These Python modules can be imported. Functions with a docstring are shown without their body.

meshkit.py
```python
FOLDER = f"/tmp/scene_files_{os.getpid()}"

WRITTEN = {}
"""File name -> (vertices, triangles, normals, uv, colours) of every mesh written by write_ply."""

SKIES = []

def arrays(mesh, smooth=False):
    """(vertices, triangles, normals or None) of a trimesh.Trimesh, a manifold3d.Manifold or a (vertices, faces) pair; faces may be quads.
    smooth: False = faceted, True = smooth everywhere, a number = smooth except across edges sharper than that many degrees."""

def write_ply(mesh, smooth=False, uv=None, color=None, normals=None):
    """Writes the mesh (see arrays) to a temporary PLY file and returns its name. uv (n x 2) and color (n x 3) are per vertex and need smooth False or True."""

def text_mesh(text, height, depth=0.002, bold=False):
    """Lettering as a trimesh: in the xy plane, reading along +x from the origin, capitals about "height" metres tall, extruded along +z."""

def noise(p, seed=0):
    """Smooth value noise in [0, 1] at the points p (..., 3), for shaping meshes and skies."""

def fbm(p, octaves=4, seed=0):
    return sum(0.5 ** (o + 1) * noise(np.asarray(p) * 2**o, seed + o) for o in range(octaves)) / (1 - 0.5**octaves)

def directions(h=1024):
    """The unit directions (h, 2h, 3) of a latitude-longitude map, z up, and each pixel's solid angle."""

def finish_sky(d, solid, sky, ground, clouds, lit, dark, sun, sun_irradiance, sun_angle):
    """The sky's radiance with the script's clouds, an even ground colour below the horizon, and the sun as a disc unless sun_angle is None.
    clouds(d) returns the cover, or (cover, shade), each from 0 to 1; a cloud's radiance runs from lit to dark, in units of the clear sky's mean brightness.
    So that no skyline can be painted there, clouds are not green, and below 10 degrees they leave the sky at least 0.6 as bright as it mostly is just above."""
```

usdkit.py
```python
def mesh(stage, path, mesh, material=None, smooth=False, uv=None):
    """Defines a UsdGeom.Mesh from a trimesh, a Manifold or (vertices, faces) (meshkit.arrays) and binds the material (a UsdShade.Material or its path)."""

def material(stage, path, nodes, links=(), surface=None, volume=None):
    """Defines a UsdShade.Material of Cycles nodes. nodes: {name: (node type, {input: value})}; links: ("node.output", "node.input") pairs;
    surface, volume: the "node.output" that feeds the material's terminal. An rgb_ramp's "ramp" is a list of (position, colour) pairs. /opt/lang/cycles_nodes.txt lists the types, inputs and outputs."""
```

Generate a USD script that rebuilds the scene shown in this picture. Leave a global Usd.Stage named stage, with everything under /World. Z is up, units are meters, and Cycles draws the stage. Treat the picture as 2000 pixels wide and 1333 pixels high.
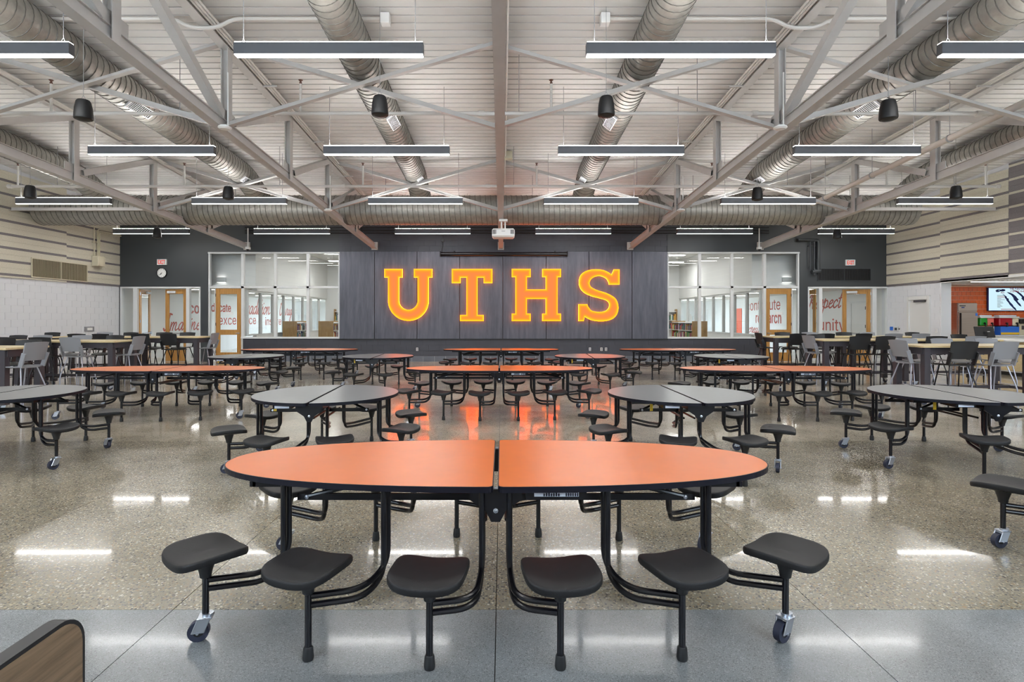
import math, random
import numpy as np
import trimesh
from shapely.geometry import Polygon, LineString, box as sbox
from shapely.ops import unary_union
from shapely import affinity
from pxr import Usd, UsdGeom, UsdLux, UsdShade, Sdf, Gf, Vt
import usdkit, meshkit

random.seed(7)
RNG = np.random.default_rng(7)
stage = Usd.Stage.CreateInMemory()
UsdGeom.SetStageUpAxis(stage, 'Z')
UsdGeom.SetStageMetersPerUnit(stage, 1.0)
UsdGeom.Xform.Define(stage, '/World')

# ------------------------------------------------------------------ camera, sky, exposure
F, CX, HY, EYE = 1100.0, 980.0, 623.0, 1.55          # focal length and principal point in pixels of 2000 x 1333, eye height
cam = UsdGeom.Camera.Define(stage, '/World/Camera')
cam.AddTranslateOp().Set(Gf.Vec3d(0, 0, EYE))
cam.AddRotateXOp().Set(90.0)
cam.CreateHorizontalApertureAttr(36.0)
cam.CreateVerticalApertureAttr(24.0)
cam.CreateFocalLengthAttr(36.0 * F / 2000)
cam.CreateHorizontalApertureOffsetAttr((1000 - CX) / 2000 * 36)
cam.CreateVerticalApertureOffsetAttr((HY - 666.5) / 2000 * 36)
cam.CreateClippingRangeAttr(Gf.Vec2f(0.05, 200))
cam.CreateExposureAttr(0.0)
dome = UsdLux.DomeLight.Define(stage, '/World/Sky')
dome.CreateIntensityAttr(4.0)
dome.CreateColorAttr(Gf.Vec3f(0.72, 0.86, 1.0))
LAMP_DOWN, LAMP_UP, LAMP_ROOM, LAMP_LIBRARY = 58.0, 34.0, 34.0, 44.0


# ------------------------------------------------------------------ naming and tagging
_used = {}


def numbered(parent, name):
    k = (parent, name)
    n = _used.get(k, 0)
    _used[k] = n + 1
    return f'{parent}/{name}' + (f'_{n:03d}' if n else '')


def tag(p, label=None, cat=None, group=None, kind=None):
    for k, v in (('label', label), ('category', cat), ('group', group), ('kind', kind)):
        if v:
            p.SetCustomDataByKey(k, v)
    return p


def thing(name, label, cat, loc=(0, 0, 0), rz=0.0, group=None, kind=None):
    x = UsdGeom.Xform.Define(stage, numbered('/World', name))
    x.AddTranslateOp().Set(Gf.Vec3d(*map(float, loc)))
    x.AddRotateZOp().Set(float(rz))
    return tag(x.GetPrim(), label, cat, group, kind)


def dup(root, label, loc, rz=0.0, group=None):
    base = root.GetName()
    while base[-4:-3] == '_' and base[-3:].isdigit():
        base = base[:-4]
    x = UsdGeom.Xform.Define(stage, numbered('/World', base))
    p = x.GetPrim()
    p.GetReferences().AddInternalReference(root.GetPath())
    p.GetAttribute('xformOp:translate').Set(Gf.Vec3d(*map(float, loc)))
    p.GetAttribute('xformOp:rotateZ').Set(float(rz))
    p.SetInstanceable(True)
    return tag(p, label, root.GetCustomDataByKey('category'), group or root.GetCustomDataByKey('group'))


def part(parent, name, mesh, m, label=None, smooth=30, kind=None):
    pp = str(parent.GetPath()) if parent is not None else '/World'
    if isinstance(mesh, (list,)):
        mesh = trimesh.util.concatenate(mesh)
    g = usdkit.mesh(stage, numbered(pp, name), mesh, m, smooth=smooth).GetPrim()
    return tag(g, label, None, None, kind)


def solo(name, mesh, m, label, cat, group=None, kind=None, smooth=30):
    return tag(part(None, name, mesh, m, smooth=smooth), label, cat, group, kind)


# ------------------------------------------------------------------ materials
def lin(c):
    return tuple(((v / 255) / 12.92 if v <= 10 else ((v / 255 + 0.055) / 1.055) ** 2.4) for v in c)


LOOKS = '/World/Looks'


def mat(name, rgb, rough=0.5, metal=0.0, noise=0.0, scale=8.0, stretch=(1, 1, 1), bump=0.0, bscale=60.0, spec=0.5, obj=True, coat=0.0):
    c = np.array(lin(rgb))
    nodes = {'p': ('principled_bsdf', {'base_color': tuple(c), 'roughness': rough, 'metallic': metal, 'specular_ior_level': spec, 'coat_weight': coat})}
    links = []
    if noise or bump:
        nodes['tc'] = ('texture_coordinate', {}) if obj else ('geometry', {})
        src = 'tc.object' if obj else 'tc.position'
        nodes['mp'] = ('mapping', {'scale': stretch})
        links.append((src, 'mp.vector'))
    if noise:
        nodes['n'] = ('noise_texture', {'scale': scale, 'detail': 5.0, 'roughness': 0.6})
        nodes['r'] = ('rgb_ramp', {'ramp': [(0.25, tuple(c * (1 - noise))), (0.75, tuple(np.minimum(c * (1 + noise), 1)))]})
        links += [('mp.vector', 'n.vector'), ('n.fac', 'r.fac'), ('r.color', 'p.base_color')]
    if bump:
        nodes['bn'] = ('noise_texture', {'scale': bscale, 'detail': 3.0})
        nodes['b'] = ('bump', {'strength': bump, 'distance': 0.01})
        links += [('mp.vector', 'bn.vector'), ('bn.fac', 'b.height'), ('b.normal', 'p.normal')]
    return usdkit.material(stage, f'{LOOKS}/{name}', nodes, links, surface='p.BSDF')


def emit(name, rgb_linear, strength):
    return usdkit.material(stage, f'{LOOKS}/{name}', {'e': ('emission', {'color': rgb_linear, 'strength': strength})}, surface='e.emission')


def glass_mat(name, tint=(0.975, 0.985, 0.985), gloss=1.0):
    return usdkit.material(stage, f'{LOOKS}/{name}', {
        't': ('transparent_bsdf', {'color': tint}), 'g': ('glossy_bsdf', {'color': (gloss, gloss, gloss), 'roughness': 0.012}),
        'f': ('fresnel', {'IOR': 1.5}), 'geo': ('geometry', {}), 'front': ('math', {'math_type': 'subtract', 'value1': 1.0}), 'mul': ('math', {'math_type': 'multiply'}), 'm': ('mix_closure', {})},
        [('geo.backfacing', 'front.value2'), ('front.value', 'mul.value1'), ('f.fac', 'mul.value2'), ('mul.value', 'm.fac'), ('t.BSDF', 'm.closure1'), ('g.BSDF', 'm.closure2')], surface='m.closure')


def wood_mat(name, a, b, axis='z', scale=1.0, rough=0.4):
    st = {'z': (22, 22, 1.4), 'x': (1.4, 22, 22), 'y': (22, 1.4, 22)}[axis]
    return usdkit.material(stage, f'{LOOKS}/{name}', {
        'tc': ('texture_coordinate', {}), 'mp': ('mapping', {'scale': tuple(v * scale for v in st)}),
        'n': ('noise_texture', {'scale': 1.0, 'detail': 6.0, 'roughness': 0.65, 'distortion': 0.6}),
        'r': ('rgb_ramp', {'ramp': [(0.3, lin(a)), (0.5, tuple((np.array(lin(a)) + np.array(lin(b))) / 2)), (0.7, lin(b))]}),
        'p': ('principled_bsdf', {'roughness': rough})},
        [('tc.object', 'mp.vector'), ('mp.vector', 'n.vector'), ('n.fac', 'r.fac'), ('r.color', 'p.base_color')], surface='p.BSDF')


def aggregate(name, matrix, chips, size, rough, cover=0.5, fine=1.0, spec=0.5, coat=0.3, coat_rough=0.05):
    """Polished concrete: stone chips of several colours set in a cement matrix, all in world coordinates."""
    return usdkit.material(stage, f'{LOOKS}/{name}', {
        'g': ('geometry', {}),
        'v': ('voronoi_texture', {'scale': 1.0 / size, 'randomness': 1.0}),
        'sep': ('separate_color', {}),
        'ramp': ('rgb_ramp', {'ramp': chips, 'interpolate': False}),
        'chip': ('math', {'math_type': 'greater_than', 'value2': 1.0 - cover}),
        'edge': ('map_range', {'from_min': 0.62, 'from_max': 0.48, 'to_min': 0.0, 'to_max': 1.0, 'clamp': True}),
        'mask': ('math', {'math_type': 'multiply'}),
        'n': ('noise_texture', {'scale': 260.0 * fine, 'detail': 4.0, 'roughness': 0.7}),
        'nr': ('rgb_ramp', {'ramp': [(0.25, tuple(np.array(lin(matrix)) * 0.55)), (0.75, tuple(np.array(lin(matrix)) * 1.45))]}),
        'big': ('noise_texture', {'scale': 0.6, 'detail': 5.0, 'roughness': 0.6}),
        'bigr': ('rgb_ramp', {'ramp': [(0.3, (0.72, 0.70, 0.66)), (0.7, (1.12, 1.12, 1.12))]}),
        'mx': ('mix_color', {'blend_type': 'mix'}),
        'mu': ('mix_color', {'blend_type': 'multiply', 'fac': 1.0, 'use_clamp': False}),
        'rr': ('map_range', {'from_min': 0.3, 'from_max': 0.7, 'to_min': rough * 0.8, 'to_max': rough * 1.25}),
        'p': ('principled_bsdf', {'specular_ior_level': spec, 'coat_weight': coat, 'coat_roughness': coat_rough})},
        [('g.position', 'v.vector'), ('v.color', 'sep.color'), ('sep.r', 'ramp.fac'), ('sep.g', 'chip.value1'),
         ('v.distance', 'edge.value'), ('edge.result', 'mask.value1'), ('chip.value', 'mask.value2'),
         ('g.position', 'n.vector'), ('n.fac', 'nr.fac'), ('g.position', 'big.vector'), ('big.fac', 'bigr.fac'),
         ('mask.value', 'mx.fac'), ('nr.color', 'mx.a'), ('ramp.color', 'mx.b'), ('mx.result', 'mu.a'), ('bigr.color', 'mu.b'),
         ('mu.result', 'p.base_color'), ('big.fac', 'rr.value'), ('rr.result', 'p.roughness')], surface='p.BSDF')


CHIPS = [(0.0, lin((76, 75, 76))), (0.16, lin((184, 172, 146))), (0.34, lin((132, 120, 102))), (0.5, lin((98, 93, 88))), (0.6, lin((206, 200, 186))), (0.7, lin((154, 130, 100))), (0.82, lin((126, 123, 118)))]
M = dict(
    floor_coarse=aggregate('floor_coarse', (146, 139, 123), CHIPS, 0.0115, 0.2, 0.55, spec=0.4, coat=0.26, coat_rough=0.045),
    floor_fine=aggregate('floor_fine', (178, 169, 152), CHIPS, 0.011, 0.2, 0.26, spec=0.4, coat=0.55, coat_rough=0.06),
    floor_smooth=aggregate('floor_smooth', (129, 134, 138), [(0.0, lin((106, 109, 112))), (0.5, lin((150, 154, 158)))], 0.006, 0.24, 0.3, 0.8, spec=0.5, coat=0.22, coat_rough=0.075),
    joint=mat('joint', (72, 70, 64), 0.8),
    deck=mat('deck', (207, 205, 202), 0.55),
    deck_gap=mat('deck_gap', (44, 42, 54), 0.9),
    steel=mat('steel', (184, 181, 178), 0.42, noise=0.05, scale=6),
    galv=mat('galv', (158, 156, 150), 0.48, 0.8, noise=0.2, scale=7, stretch=(1, 1, 1), obj=False),
    white_paint=mat('white_paint', (214, 216, 220), 0.6),
    white_mortar=mat('white_mortar', (206, 208, 212), 0.7),
    white_smooth=mat('white_smooth', (216, 217, 216), 0.55),
    charcoal=mat('charcoal', (54, 58, 61), 0.42),
    charcoal_block=mat('charcoal_block', (58, 59, 67), 0.5, noise=0.1, scale=3, obj=False),
    charcoal_mortar=mat('charcoal_mortar', (52, 53, 60), 0.7),
    base_block=mat('base_block', (92, 96, 104), 0.5, noise=0.1, scale=6, obj=False),
    base_mortar=mat('base_mortar', (170, 170, 168), 0.8),
    sign_steel=mat('sign_steel', (84, 84, 92), 0.44, 0.5, noise=0.3, scale=2.0, stretch=(5, 1, 0.6), obj=False),
    tan_panel=mat('tan_panel', (200, 195, 178), 0.9, noise=0.16, scale=28, stretch=(1, 1, 3), bump=0.5, bscale=70, obj=False),
    gray_panel=mat('gray_panel', (120, 115, 117), 0.9, noise=0.18, scale=28, stretch=(1, 1, 3), bump=0.5, bscale=70, obj=False),
    alum=mat('alum', (206, 208, 208), 0.45),
    oak_door=wood_mat('oak_door', (150, 104, 48), (192, 144, 78), 'z', 1.4),
    oak=wood_mat('oak', (140, 108, 62), (176, 142, 92), 'z', 1.6),
    maple=wood_mat('maple', (196, 174, 130), (214, 196, 156), 'x', 1.0, 0.3),
    walnut_x=wood_mat('walnut_x', (92, 74, 55), (142, 120, 96), 'y', 2.4, 0.4),
    glass=glass_mat('glass'),
    orange_top=mat('orange_top', (202, 100, 26), 0.33, noise=0.05, scale=6),
    gray_top=mat('gray_top', (114, 116, 117), 0.3, noise=0.05, scale=40),
    black_edge=mat('black_edge', (13, 13, 26), 0.45, spec=0.3),
    black_steel=mat('black_steel', (11, 12, 19), 0.25),
    black_plastic=mat('black_plastic', (30, 31, 34), 0.42),
    seat_plastic=mat('seat_plastic', (27, 27, 29), 0.5, bump=0.2, bscale=420, spec=0.35),
    gray_plastic=mat('gray_plastic', (138, 139, 144), 0.42),
    silver_tube=mat('silver_tube', (172, 174, 186), 0.3, 0.6),
    table_frame=mat('table_frame', (62, 58, 64), 0.4),
    rubber=mat('rubber', (44, 48, 66), 0.5),
    zinc=mat('zinc', (190, 196, 206), 0.28, 0.9),
    black_matte=mat('black_matte', (16, 17, 20), 0.5),
    fixture=mat('fixture', (102, 104, 109), 0.4, 0.3),
    cable=mat('cable', (150, 150, 152), 0.5),
    white_pipe=mat('white_pipe', (204, 200, 195), 0.4),
    beige=mat('beige', (196, 188, 164), 0.5),
    beige_dark=mat('beige_dark', (128, 118, 98), 0.6),
    brown=mat('brown', (96, 62, 50), 0.5),
    rust_text=mat('rust_text', (168, 66, 48), 0.6),
    tile=mat('tile', (226, 102, 42), 0.3, noise=0.08, scale=2, obj=False),
    grout=mat('grout', (240, 196, 164), 0.8),
    stainless=mat('stainless', (190, 178, 170), 0.3, 0.9, noise=0.1, scale=2, stretch=(1, 1, 40)),
    white_plastic=mat('white_plastic', (226, 226, 224), 0.4),
    label_white=mat('label_white', (214, 220, 232), 0.5),
    label_ink=mat('label_ink', (30, 34, 52), 0.5),
    yellow=mat('yellow', (214, 176, 40), 0.5),
    blue=mat('blue', (40, 110, 214), 0.5),
    lamp_down=emit('lamp_down', (1.0, 0.985, 0.96), LAMP_DOWN),
    lamp_up=emit('lamp_up', (1.0, 0.985, 0.96), LAMP_UP),
    lamp_room=emit('lamp_room', (1.0, 0.99, 0.96), LAMP_ROOM),
    lamp_sconce=emit('lamp_sconce', (1.0, 0.98, 0.94), 4.0),
    lamp_library=emit('lamp_library', (1.0, 0.99, 0.96), LAMP_LIBRARY),
    exit_red=emit('exit_red', (0.85, 0.07, 0.035), 1.0),
    screen=emit('screen', (0.66, 0.9, 1.0), 1.0),
    screen_ink=mat('screen_ink', (34, 52, 118), 0.4),
    screen_red=mat('screen_red', (206, 52, 70), 0.4),
    orange_wall=mat('orange_wall', (214, 84, 44), 0.4),
    duct_seam=mat('duct_seam', (104, 102, 98), 0.5, 0.5),
    black_glass=mat('black_glass', (20, 20, 24), 0.08),
)


# ------------------------------------------------------------------ mesh helpers
def B(x0, x1, y0, y1, z0, z1):
    m = trimesh.creation.box([abs(x1 - x0), abs(y1 - y0), abs(z1 - z0)])
    m.apply_translation([(x0 + x1) / 2, (y0 + y1) / 2, (z0 + z1) / 2])
    return m


def CB(x0, x1, y0, y1, z0, z1, c=0.006):
    """A box with chamfered edges."""
    lo, hi = np.array([x0, y0, z0], float), np.array([x1, y1, z1], float)
    pts = []
    for sx in (0, 1):
        for sy in (0, 1):
            for sz in (0, 1):
                k = np.where(np.array([sx, sy, sz]) > 0, hi, lo)
                d = np.where(np.array([sx, sy, sz]) > 0, -c, c)
                for a in range(3):
                    p = k + d
                    p[a] = k[a]
                    pts.append(p)
    return trimesh.convex.convex_hull(np.array(pts))


def fillet(pts, r, n=5):
    pts = [np.array(p, float) for p in pts]
    out = [pts[0]]
    for a, b, c in zip(pts[:-2], pts[1:-1], pts[2:]):
        u, v = (a - b), (c - b)
        lu, lv = np.linalg.norm(u), np.linalg.norm(v)
        d = min(r, lu * 0.48, lv * 0.48)
        p, q = b + u / lu * d, b + v / lv * d
        for t in np.linspace(0, 1, n):
            out.append((1 - t) ** 2 * p + 2 * t * (1 - t) * b + t * t * q)
    out.append(pts[-1])
    return out


def tube(pts, r, n=10, caps=True):
    P = np.array(pts, float)
    keep = [0] + [i for i in range(1, len(P)) if np.linalg.norm(P[i] - P[i - 1]) > 1e-6]
    P = P[keep]
    T = np.gradient(P, axis=0)
    T /= np.linalg.norm(T, axis=1, keepdims=True)
    a = np.array([0, 0, 1.0]) if abs(T[0][2]) < 0.9 else np.array([1.0, 0, 0])
    N = np.cross(T[0], a)
    N /= np.linalg.norm(N)
    R = np.broadcast_to(np.asarray(r, float), (len(P),))
    th = np.linspace(0, 2 * np.pi, n, endpoint=False)
    V = []
    for i in range(len(P)):
        N = N - T[i] * np.dot(N, T[i])
        N /= np.linalg.norm(N)
        Bn = np.cross(T[i], N)
        V.append(P[i] + R[i] * (np.outer(np.cos(th), N) + np.outer(np.sin(th), Bn)))
    V = np.vstack(V)
    fs = []
    for i in range(len(P) - 1):
        for j in range(n):
            a0, b0 = i * n + j, i * n + (j + 1) % n
            fs += [[a0, b0, b0 + n], [a0, b0 + n, a0 + n]]
    if caps:
        V = np.vstack([V, P[0], P[-1]])
        k = len(V)
        for j in range(n):
            fs.append([k - 2, (j + 1) % n, j])
            fs.append([k - 1, (len(P) - 1) * n + j, (len(P) - 1) * n + (j + 1) % n])
    return trimesh.Trimesh(V, fs, process=False)


def lathe(prof, n=16, at=(0, 0, 0)):
    """prof: (radius, z) pairs from bottom to top, closed on the axis by the first and last radius 0 or capped."""
    prof = [(max(r, 1e-5), z) for r, z in prof]
    th = np.linspace(0, 2 * np.pi, n, endpoint=False)
    V = np.vstack([np.stack([r * np.cos(th), r * np.sin(th), np.full(n, z)], 1) for r, z in prof])
    fs = []
    for i in range(len(prof) - 1):
        for j in range(n):
            a0, b0 = i * n + j, i * n + (j + 1) % n
            fs += [[a0, b0, b0 + n], [a0, b0 + n, a0 + n]]
    V = np.vstack([V, [0, 0, prof[0][1]], [0, 0, prof[-1][1]]])
    k = len(V)
    for j in range(n):
        fs.append([k - 2, (j + 1) % n, j])
        fs.append([k - 1, (len(prof) - 1) * n + j, (len(prof) - 1) * n + (j + 1) % n])
    m = trimesh.Trimesh(V, fs, process=False)
    m.apply_translation(at)
    return m


def cyl(p0, p1, r, n=12):
    return tube([p0, p1], r, n)


def prism(poly, h):
    ps = getattr(poly, 'geoms', [poly])
    return trimesh.util.concatenate([trimesh.creation.extrude_polygon(p, h, engine='earcut') for p in ps if p.area > 1e-9])


def bar(p0, p1, poly, up=(0, 0, 1)):
    """Extrudes a profile (a = sideways, b = upwards) from p0 to p1."""
    p0, p1 = np.array(p0, float), np.array(p1, float)
    d = p1 - p0
    L = np.linalg.norm(d)
    d /= L
    a = np.cross(d, np.array(up, float))
    a /= np.linalg.norm(a)
    b = np.cross(a, d)
    m = prism(poly, L)
    T = np.eye(4)
    T[:3, 0], T[:3, 1], T[:3, 2], T[:3, 3] = a, b, d, p0
    m.apply_transform(T)
    if np.linalg.det(T[:3, :3]) < 0:
        m.invert()
    return m


def ibeam(w, h, tf=0.014, tw=0.01):
    return unary_union([sbox(-w / 2, 0, w / 2, tf), sbox(-tw / 2, 0, tw / 2, h), sbox(-w * 0.24, h - tf, w * 0.24, h)])


def wall_poly_face(m):          # xy drawing (x right, y up) turned to stand in the xz plane facing -y; extrusion goes to -y
    T = np.array([[1, 0, 0, 0], [0, 0, -1, 0], [0, 1, 0, 0], [0, 0, 0, 1.0]])
    m = m.copy()
    m.apply_transform(T)
    return m


def moved(m, t=(0, 0, 0), rz=0.0, s=None):
    m = m.copy()
    if s is not None:
        m.apply_scale(s)
    if rz:
        m.apply_transform(trimesh.transformations.rotation_matrix(math.radians(rz), [0, 0, 1]))
    m.apply_translation(t)
    return m


def at(px, py, Y):              # the point at depth Y seen at that pixel
    return np.array([(px - CX) * Y / F, Y, EYE - (py - HY) * Y / F])


def words_mesh(text, height, depth=0.004, bold=False):
    return meshkit.text_mesh(text, height, depth, bold)


# hall dimensions
XL, XR, YF, YB = -13.8, 13.9, 20.3, -1.75
deck_z = lambda y: 6.09 - 0.062 * (y - 11.05)
chord_z = lambda y: 5.10 - 0.0514 * y                 # underside of the bottom chords
top_z = lambda y: deck_z(y) - 0.05
duct_z = lambda y: 5.93 - 0.060 * (y - 7.29)
lamp_z = lambda y: 4.99 - 0.06 * (y - 7.35)
PXM = YF / F                                           # metres per pixel on the far wall
fx = lambda px, Y=YF: (px - CX) * Y / F
fz = lambda py, Y=YF: EYE - (py - HY) * Y / F

# ------------------------------------------------------------------ floor: slabs between saw-cut joints
floor = thing('floor', 'polished concrete floor of square slabs, smooth grey in front and pebbled beyond', 'floor', kind='structure')
part(floor, 'joint_bed', B(-20.5, 20.5, YB, 40.0, -0.2, -0.012), M['joint'], smooth=False)
JX = [-0.03 + 1.72 * k for k in range(-8, 9)]
JX = [XL - 0.2] + [x for x in JX if XL + 0.3 < x < XR - 0.3] + [XR + 0.2]
JY = [YB] + [3.0 + 2.065 * k for k in range(-2, 9)]
JY = [y for y in JY if y < 20.0] + [20.35]
for y0, y1 in zip(JY[:-1], JY[1:]):
    m = M['floor_smooth'] if y1 < 3.1 else (M['floor_coarse'] if y1 < 7.2 else M['floor_fine'])
    for x0, x1 in zip(JX[:-1], JX[1:]):
        part(floor, 'slab', B(x0 + 0.002, x1 - 0.002, y0 + 0.002, y1 - 0.002, -0.1, 0), m, smooth=False)
part(floor, 'slab', B(-20.5, 20.5, 20.354, 40, -0.1, 0.0), M['floor_fine'], smooth=False)
part(floor, 'slab', B(XR + 0.204, 20.5, YB, 20.35, -0.1, 0.0), M['floor_fine'], smooth=False)

# ------------------------------------------------------------------ ceiling deck
ceiling = thing('ceiling', 'sloping white metal roof deck of narrow planks with dark grooves', 'ceiling', kind='structure')
part(ceiling, 'groove_backing', bar((0, YB - 0.3, deck_z(YB - 0.3) + 0.05), (0, YF + 0.3, deck_z(YF + 0.3) + 0.05), sbox(-14.3, 0, 14.3, 0.03)), M['deck_gap'], smooth=False)
k = 0
y = YB - 0.1
while y < YF + 0.1:
    part(ceiling, 'deck_plank', bar((0, y, deck_z(y)), (0, y + 0.173, deck_z(y + 0.173)), sbox(-14.1, 0, 14.1, 0.04)), M['deck'], smooth=False)
    y += 0.203


# ------------------------------------------------------------------ walls
def courses(parent, place, length, z0, n, m, bw=0.406, bh=0.203, t=0.012, gap=0.007, name='block', hole=None, limit=None, z_top=None):
    """Running-bond blocks. place(u0, u1, z0, z1, t) makes the block's mesh; hole (u0, u1, z) is a door opening from the floor up to z."""
    extra = []
    for r in range(n):
        u = -bw / 2 if r % 2 else 0.0
        while u < length - 0.02:
            a, b = max(u, 0), min(u + bw, length)
            za, zb = z0 + r * bh, min(z0 + (r + 1) * bh, z_top or 99)
            if hole and za < hole[2] - 0.02 and b > hole[0] and a < hole[1]:
                if a < hole[0]:
                    b = hole[0]
                elif b > hole[1]:
                    a = hole[1]
                else:
                    b = a
            if b - a > 0.06 and zb - za > 0.05:
                mesh = place(a + gap / 2, b - gap / 2, za + gap / 2, zb - gap / 2, t)
                if limit is None or limit[0] > 0:
                    part(parent, name, mesh, m, smooth=False)
                    if limit is not None:
                        limit[0] -= 1
                else:
                    extra.append(mesh)
            u += bw
    return extra


def band_panels(parent, side, x, sections):
    """Fibre panels in horizontal bands, each a piece of its own. side: +1 for the wall on the right."""
    for ya, yb, base, wide, narrow, out in sections:
        pitch, sw = 0.372, 0.066
        ztop = deck_z(yb) - 0.02
        z = base
        k = 0
        while z < ztop - 0.08:
            for z0, z1, m, o in ((z, z + sw, narrow, out - 0.004), (z + sw, z + (pitch + sw) / 2, wide, out), (z + (pitch + sw) / 2, z + pitch, wide, out)):
                z1 = min(z1, ztop)
                if z1 - z0 > 0.01:
                    xx = sorted((x, x - side * o))
                    part(parent, 'wall_panel', B(xx[0], xx[1], ya + 0.002, yb - 0.002, z0 + 0.0015, z1 - 0.0015), m, smooth=False)
            z += pitch
        # the closing piece under the lowest band
        part(parent, 'wall_panel', B(*sorted((x, x - side * out)), ya + 0.002, yb - 0.002, 2.70, base - 0.0015), wide, smooth=False) if base > 2.72 else None


wl = thing('wall_left', 'white block wall under tan fibre panels with grey stripes, on the left', 'wall', kind='structure')
part(wl, 'backing', B(XL - 0.3, XL, YB, YF + 0.3, 0, 8), M['white_mortar'], smooth=False)
courses(wl, lambda a, b, z0, z1, t: B(XL, XL + t, YF - b, YF - a, z0, z1), 6.5, 0.1, 13, M['white_paint'], z_top=2.70, t=0.008, gap=0.0065)
band_panels(wl, -1, XL, [(17.8, YF, 2.705, M['tan_panel'], M['gray_panel'], 0.04), (15.35, 17.8, 2.75, M['tan_panel'], M['gray_panel'], 0.05),
                         (12.9, 15.35, 2.705, M['gray_panel'], M['tan_panel'], 0.04), (YB, 12.9, 2.75, M['tan_panel'], M['gray_panel'], 0.05)])

OP0, OP1, OPZ = 9.0, 17.8, 2.70        # coffee-shop opening in the right wall
wr = thing('wall_right', 'white block wall with coffee shop opening under tan and grey striped panels', 'wall', kind='structure')
part(wr, 'backing', [B(XR, XR + 0.3, OP1, YF + 0.3, 0, OPZ), B(XR, XR + 0.3, YB, OP0, 0, OPZ), B(XR, XR + 0.3, YB, YF + 0.3, OPZ, 8)], M['white_mortar'], smooth=False)
D0, D1, DZ = 18.25, 19.27, 2.3         # white door in that wall
courses(wr, lambda a, b, z0, z1, t: B(XR - t, XR, YF - b, YF - a, z0, z1), YF - OP1, 0.1, 13, M['white_paint'], z_top=2.70, hole=(YF - D1 - 0.0, YF - D0, DZ), t=0.006, gap=0.005)
band_panels(wr, 1, XR, [(17.8, YF, 2.705, M['tan_panel'], M['gray_panel'], 0.04), (15.4, 17.8, 2.75, M['tan_panel'], M['gray_panel'], 0.05),
                        (12.95, 15.4, 2.705, M['gray_panel'], M['tan_panel'], 0.04), (YB, 12.95, 2.75, M['gray_panel'], M['tan_panel'], 0.05)])
part(wr, 'jamb', [CB(XR - 0.014, XR + 0.302, OP1 - 0.012, OP1 + 0.001, 0, OPZ), ], M['white_paint'])
part(wr, 'opening_soffit', B(XR - 0.05, XR + 0.32, OP0, OP1, OPZ - 0.02, OPZ + 0.05), M['white_smooth'], smooth=False)

# far wall with its openings
GL0, GL1, GR0, GR1 = fx(406), fx(663.3), fx(1303.7), fx(1562)      # glazed walls
SL0, SL1, SR0, SR1 = fx(234.7), fx(391.6), fx(1577.8), fx(1735)    # door screens
GZ0, GZ1, SZ1 = fz(662), fz(492.5), fz(560.5)
wf = thing('wall_front', 'charcoal far wall with dark painted blocks round the steel sign', 'wall', kind='structure')
T_ = 0.2
part(wf, 'plaster', [B(XL - 0.3, SL0, YF, YF + T_, 0, 8), B(SL1, GL0, YF, YF + T_, 0, SZ1), B(SL0, GL0, YF, YF + T_, SZ1, 8),
                     B(GL0, GL1, YF, YF + T_, GZ1, 8), B(GR0, GR1, YF, YF + T_, GZ1, 8),
                     B(GR1, SR0, YF, YF + T_, 0, SZ1), B(GR1, SR1, YF, YF + T_, SZ1, 8), B(SR1, XR + 0.3, YF, YF + T_, 0, 8)], M['charcoal'], smooth=False)
LD1, RD0 = fx(474.5), fx(1493.5)       # blocks below the glass start beside the doors
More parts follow.
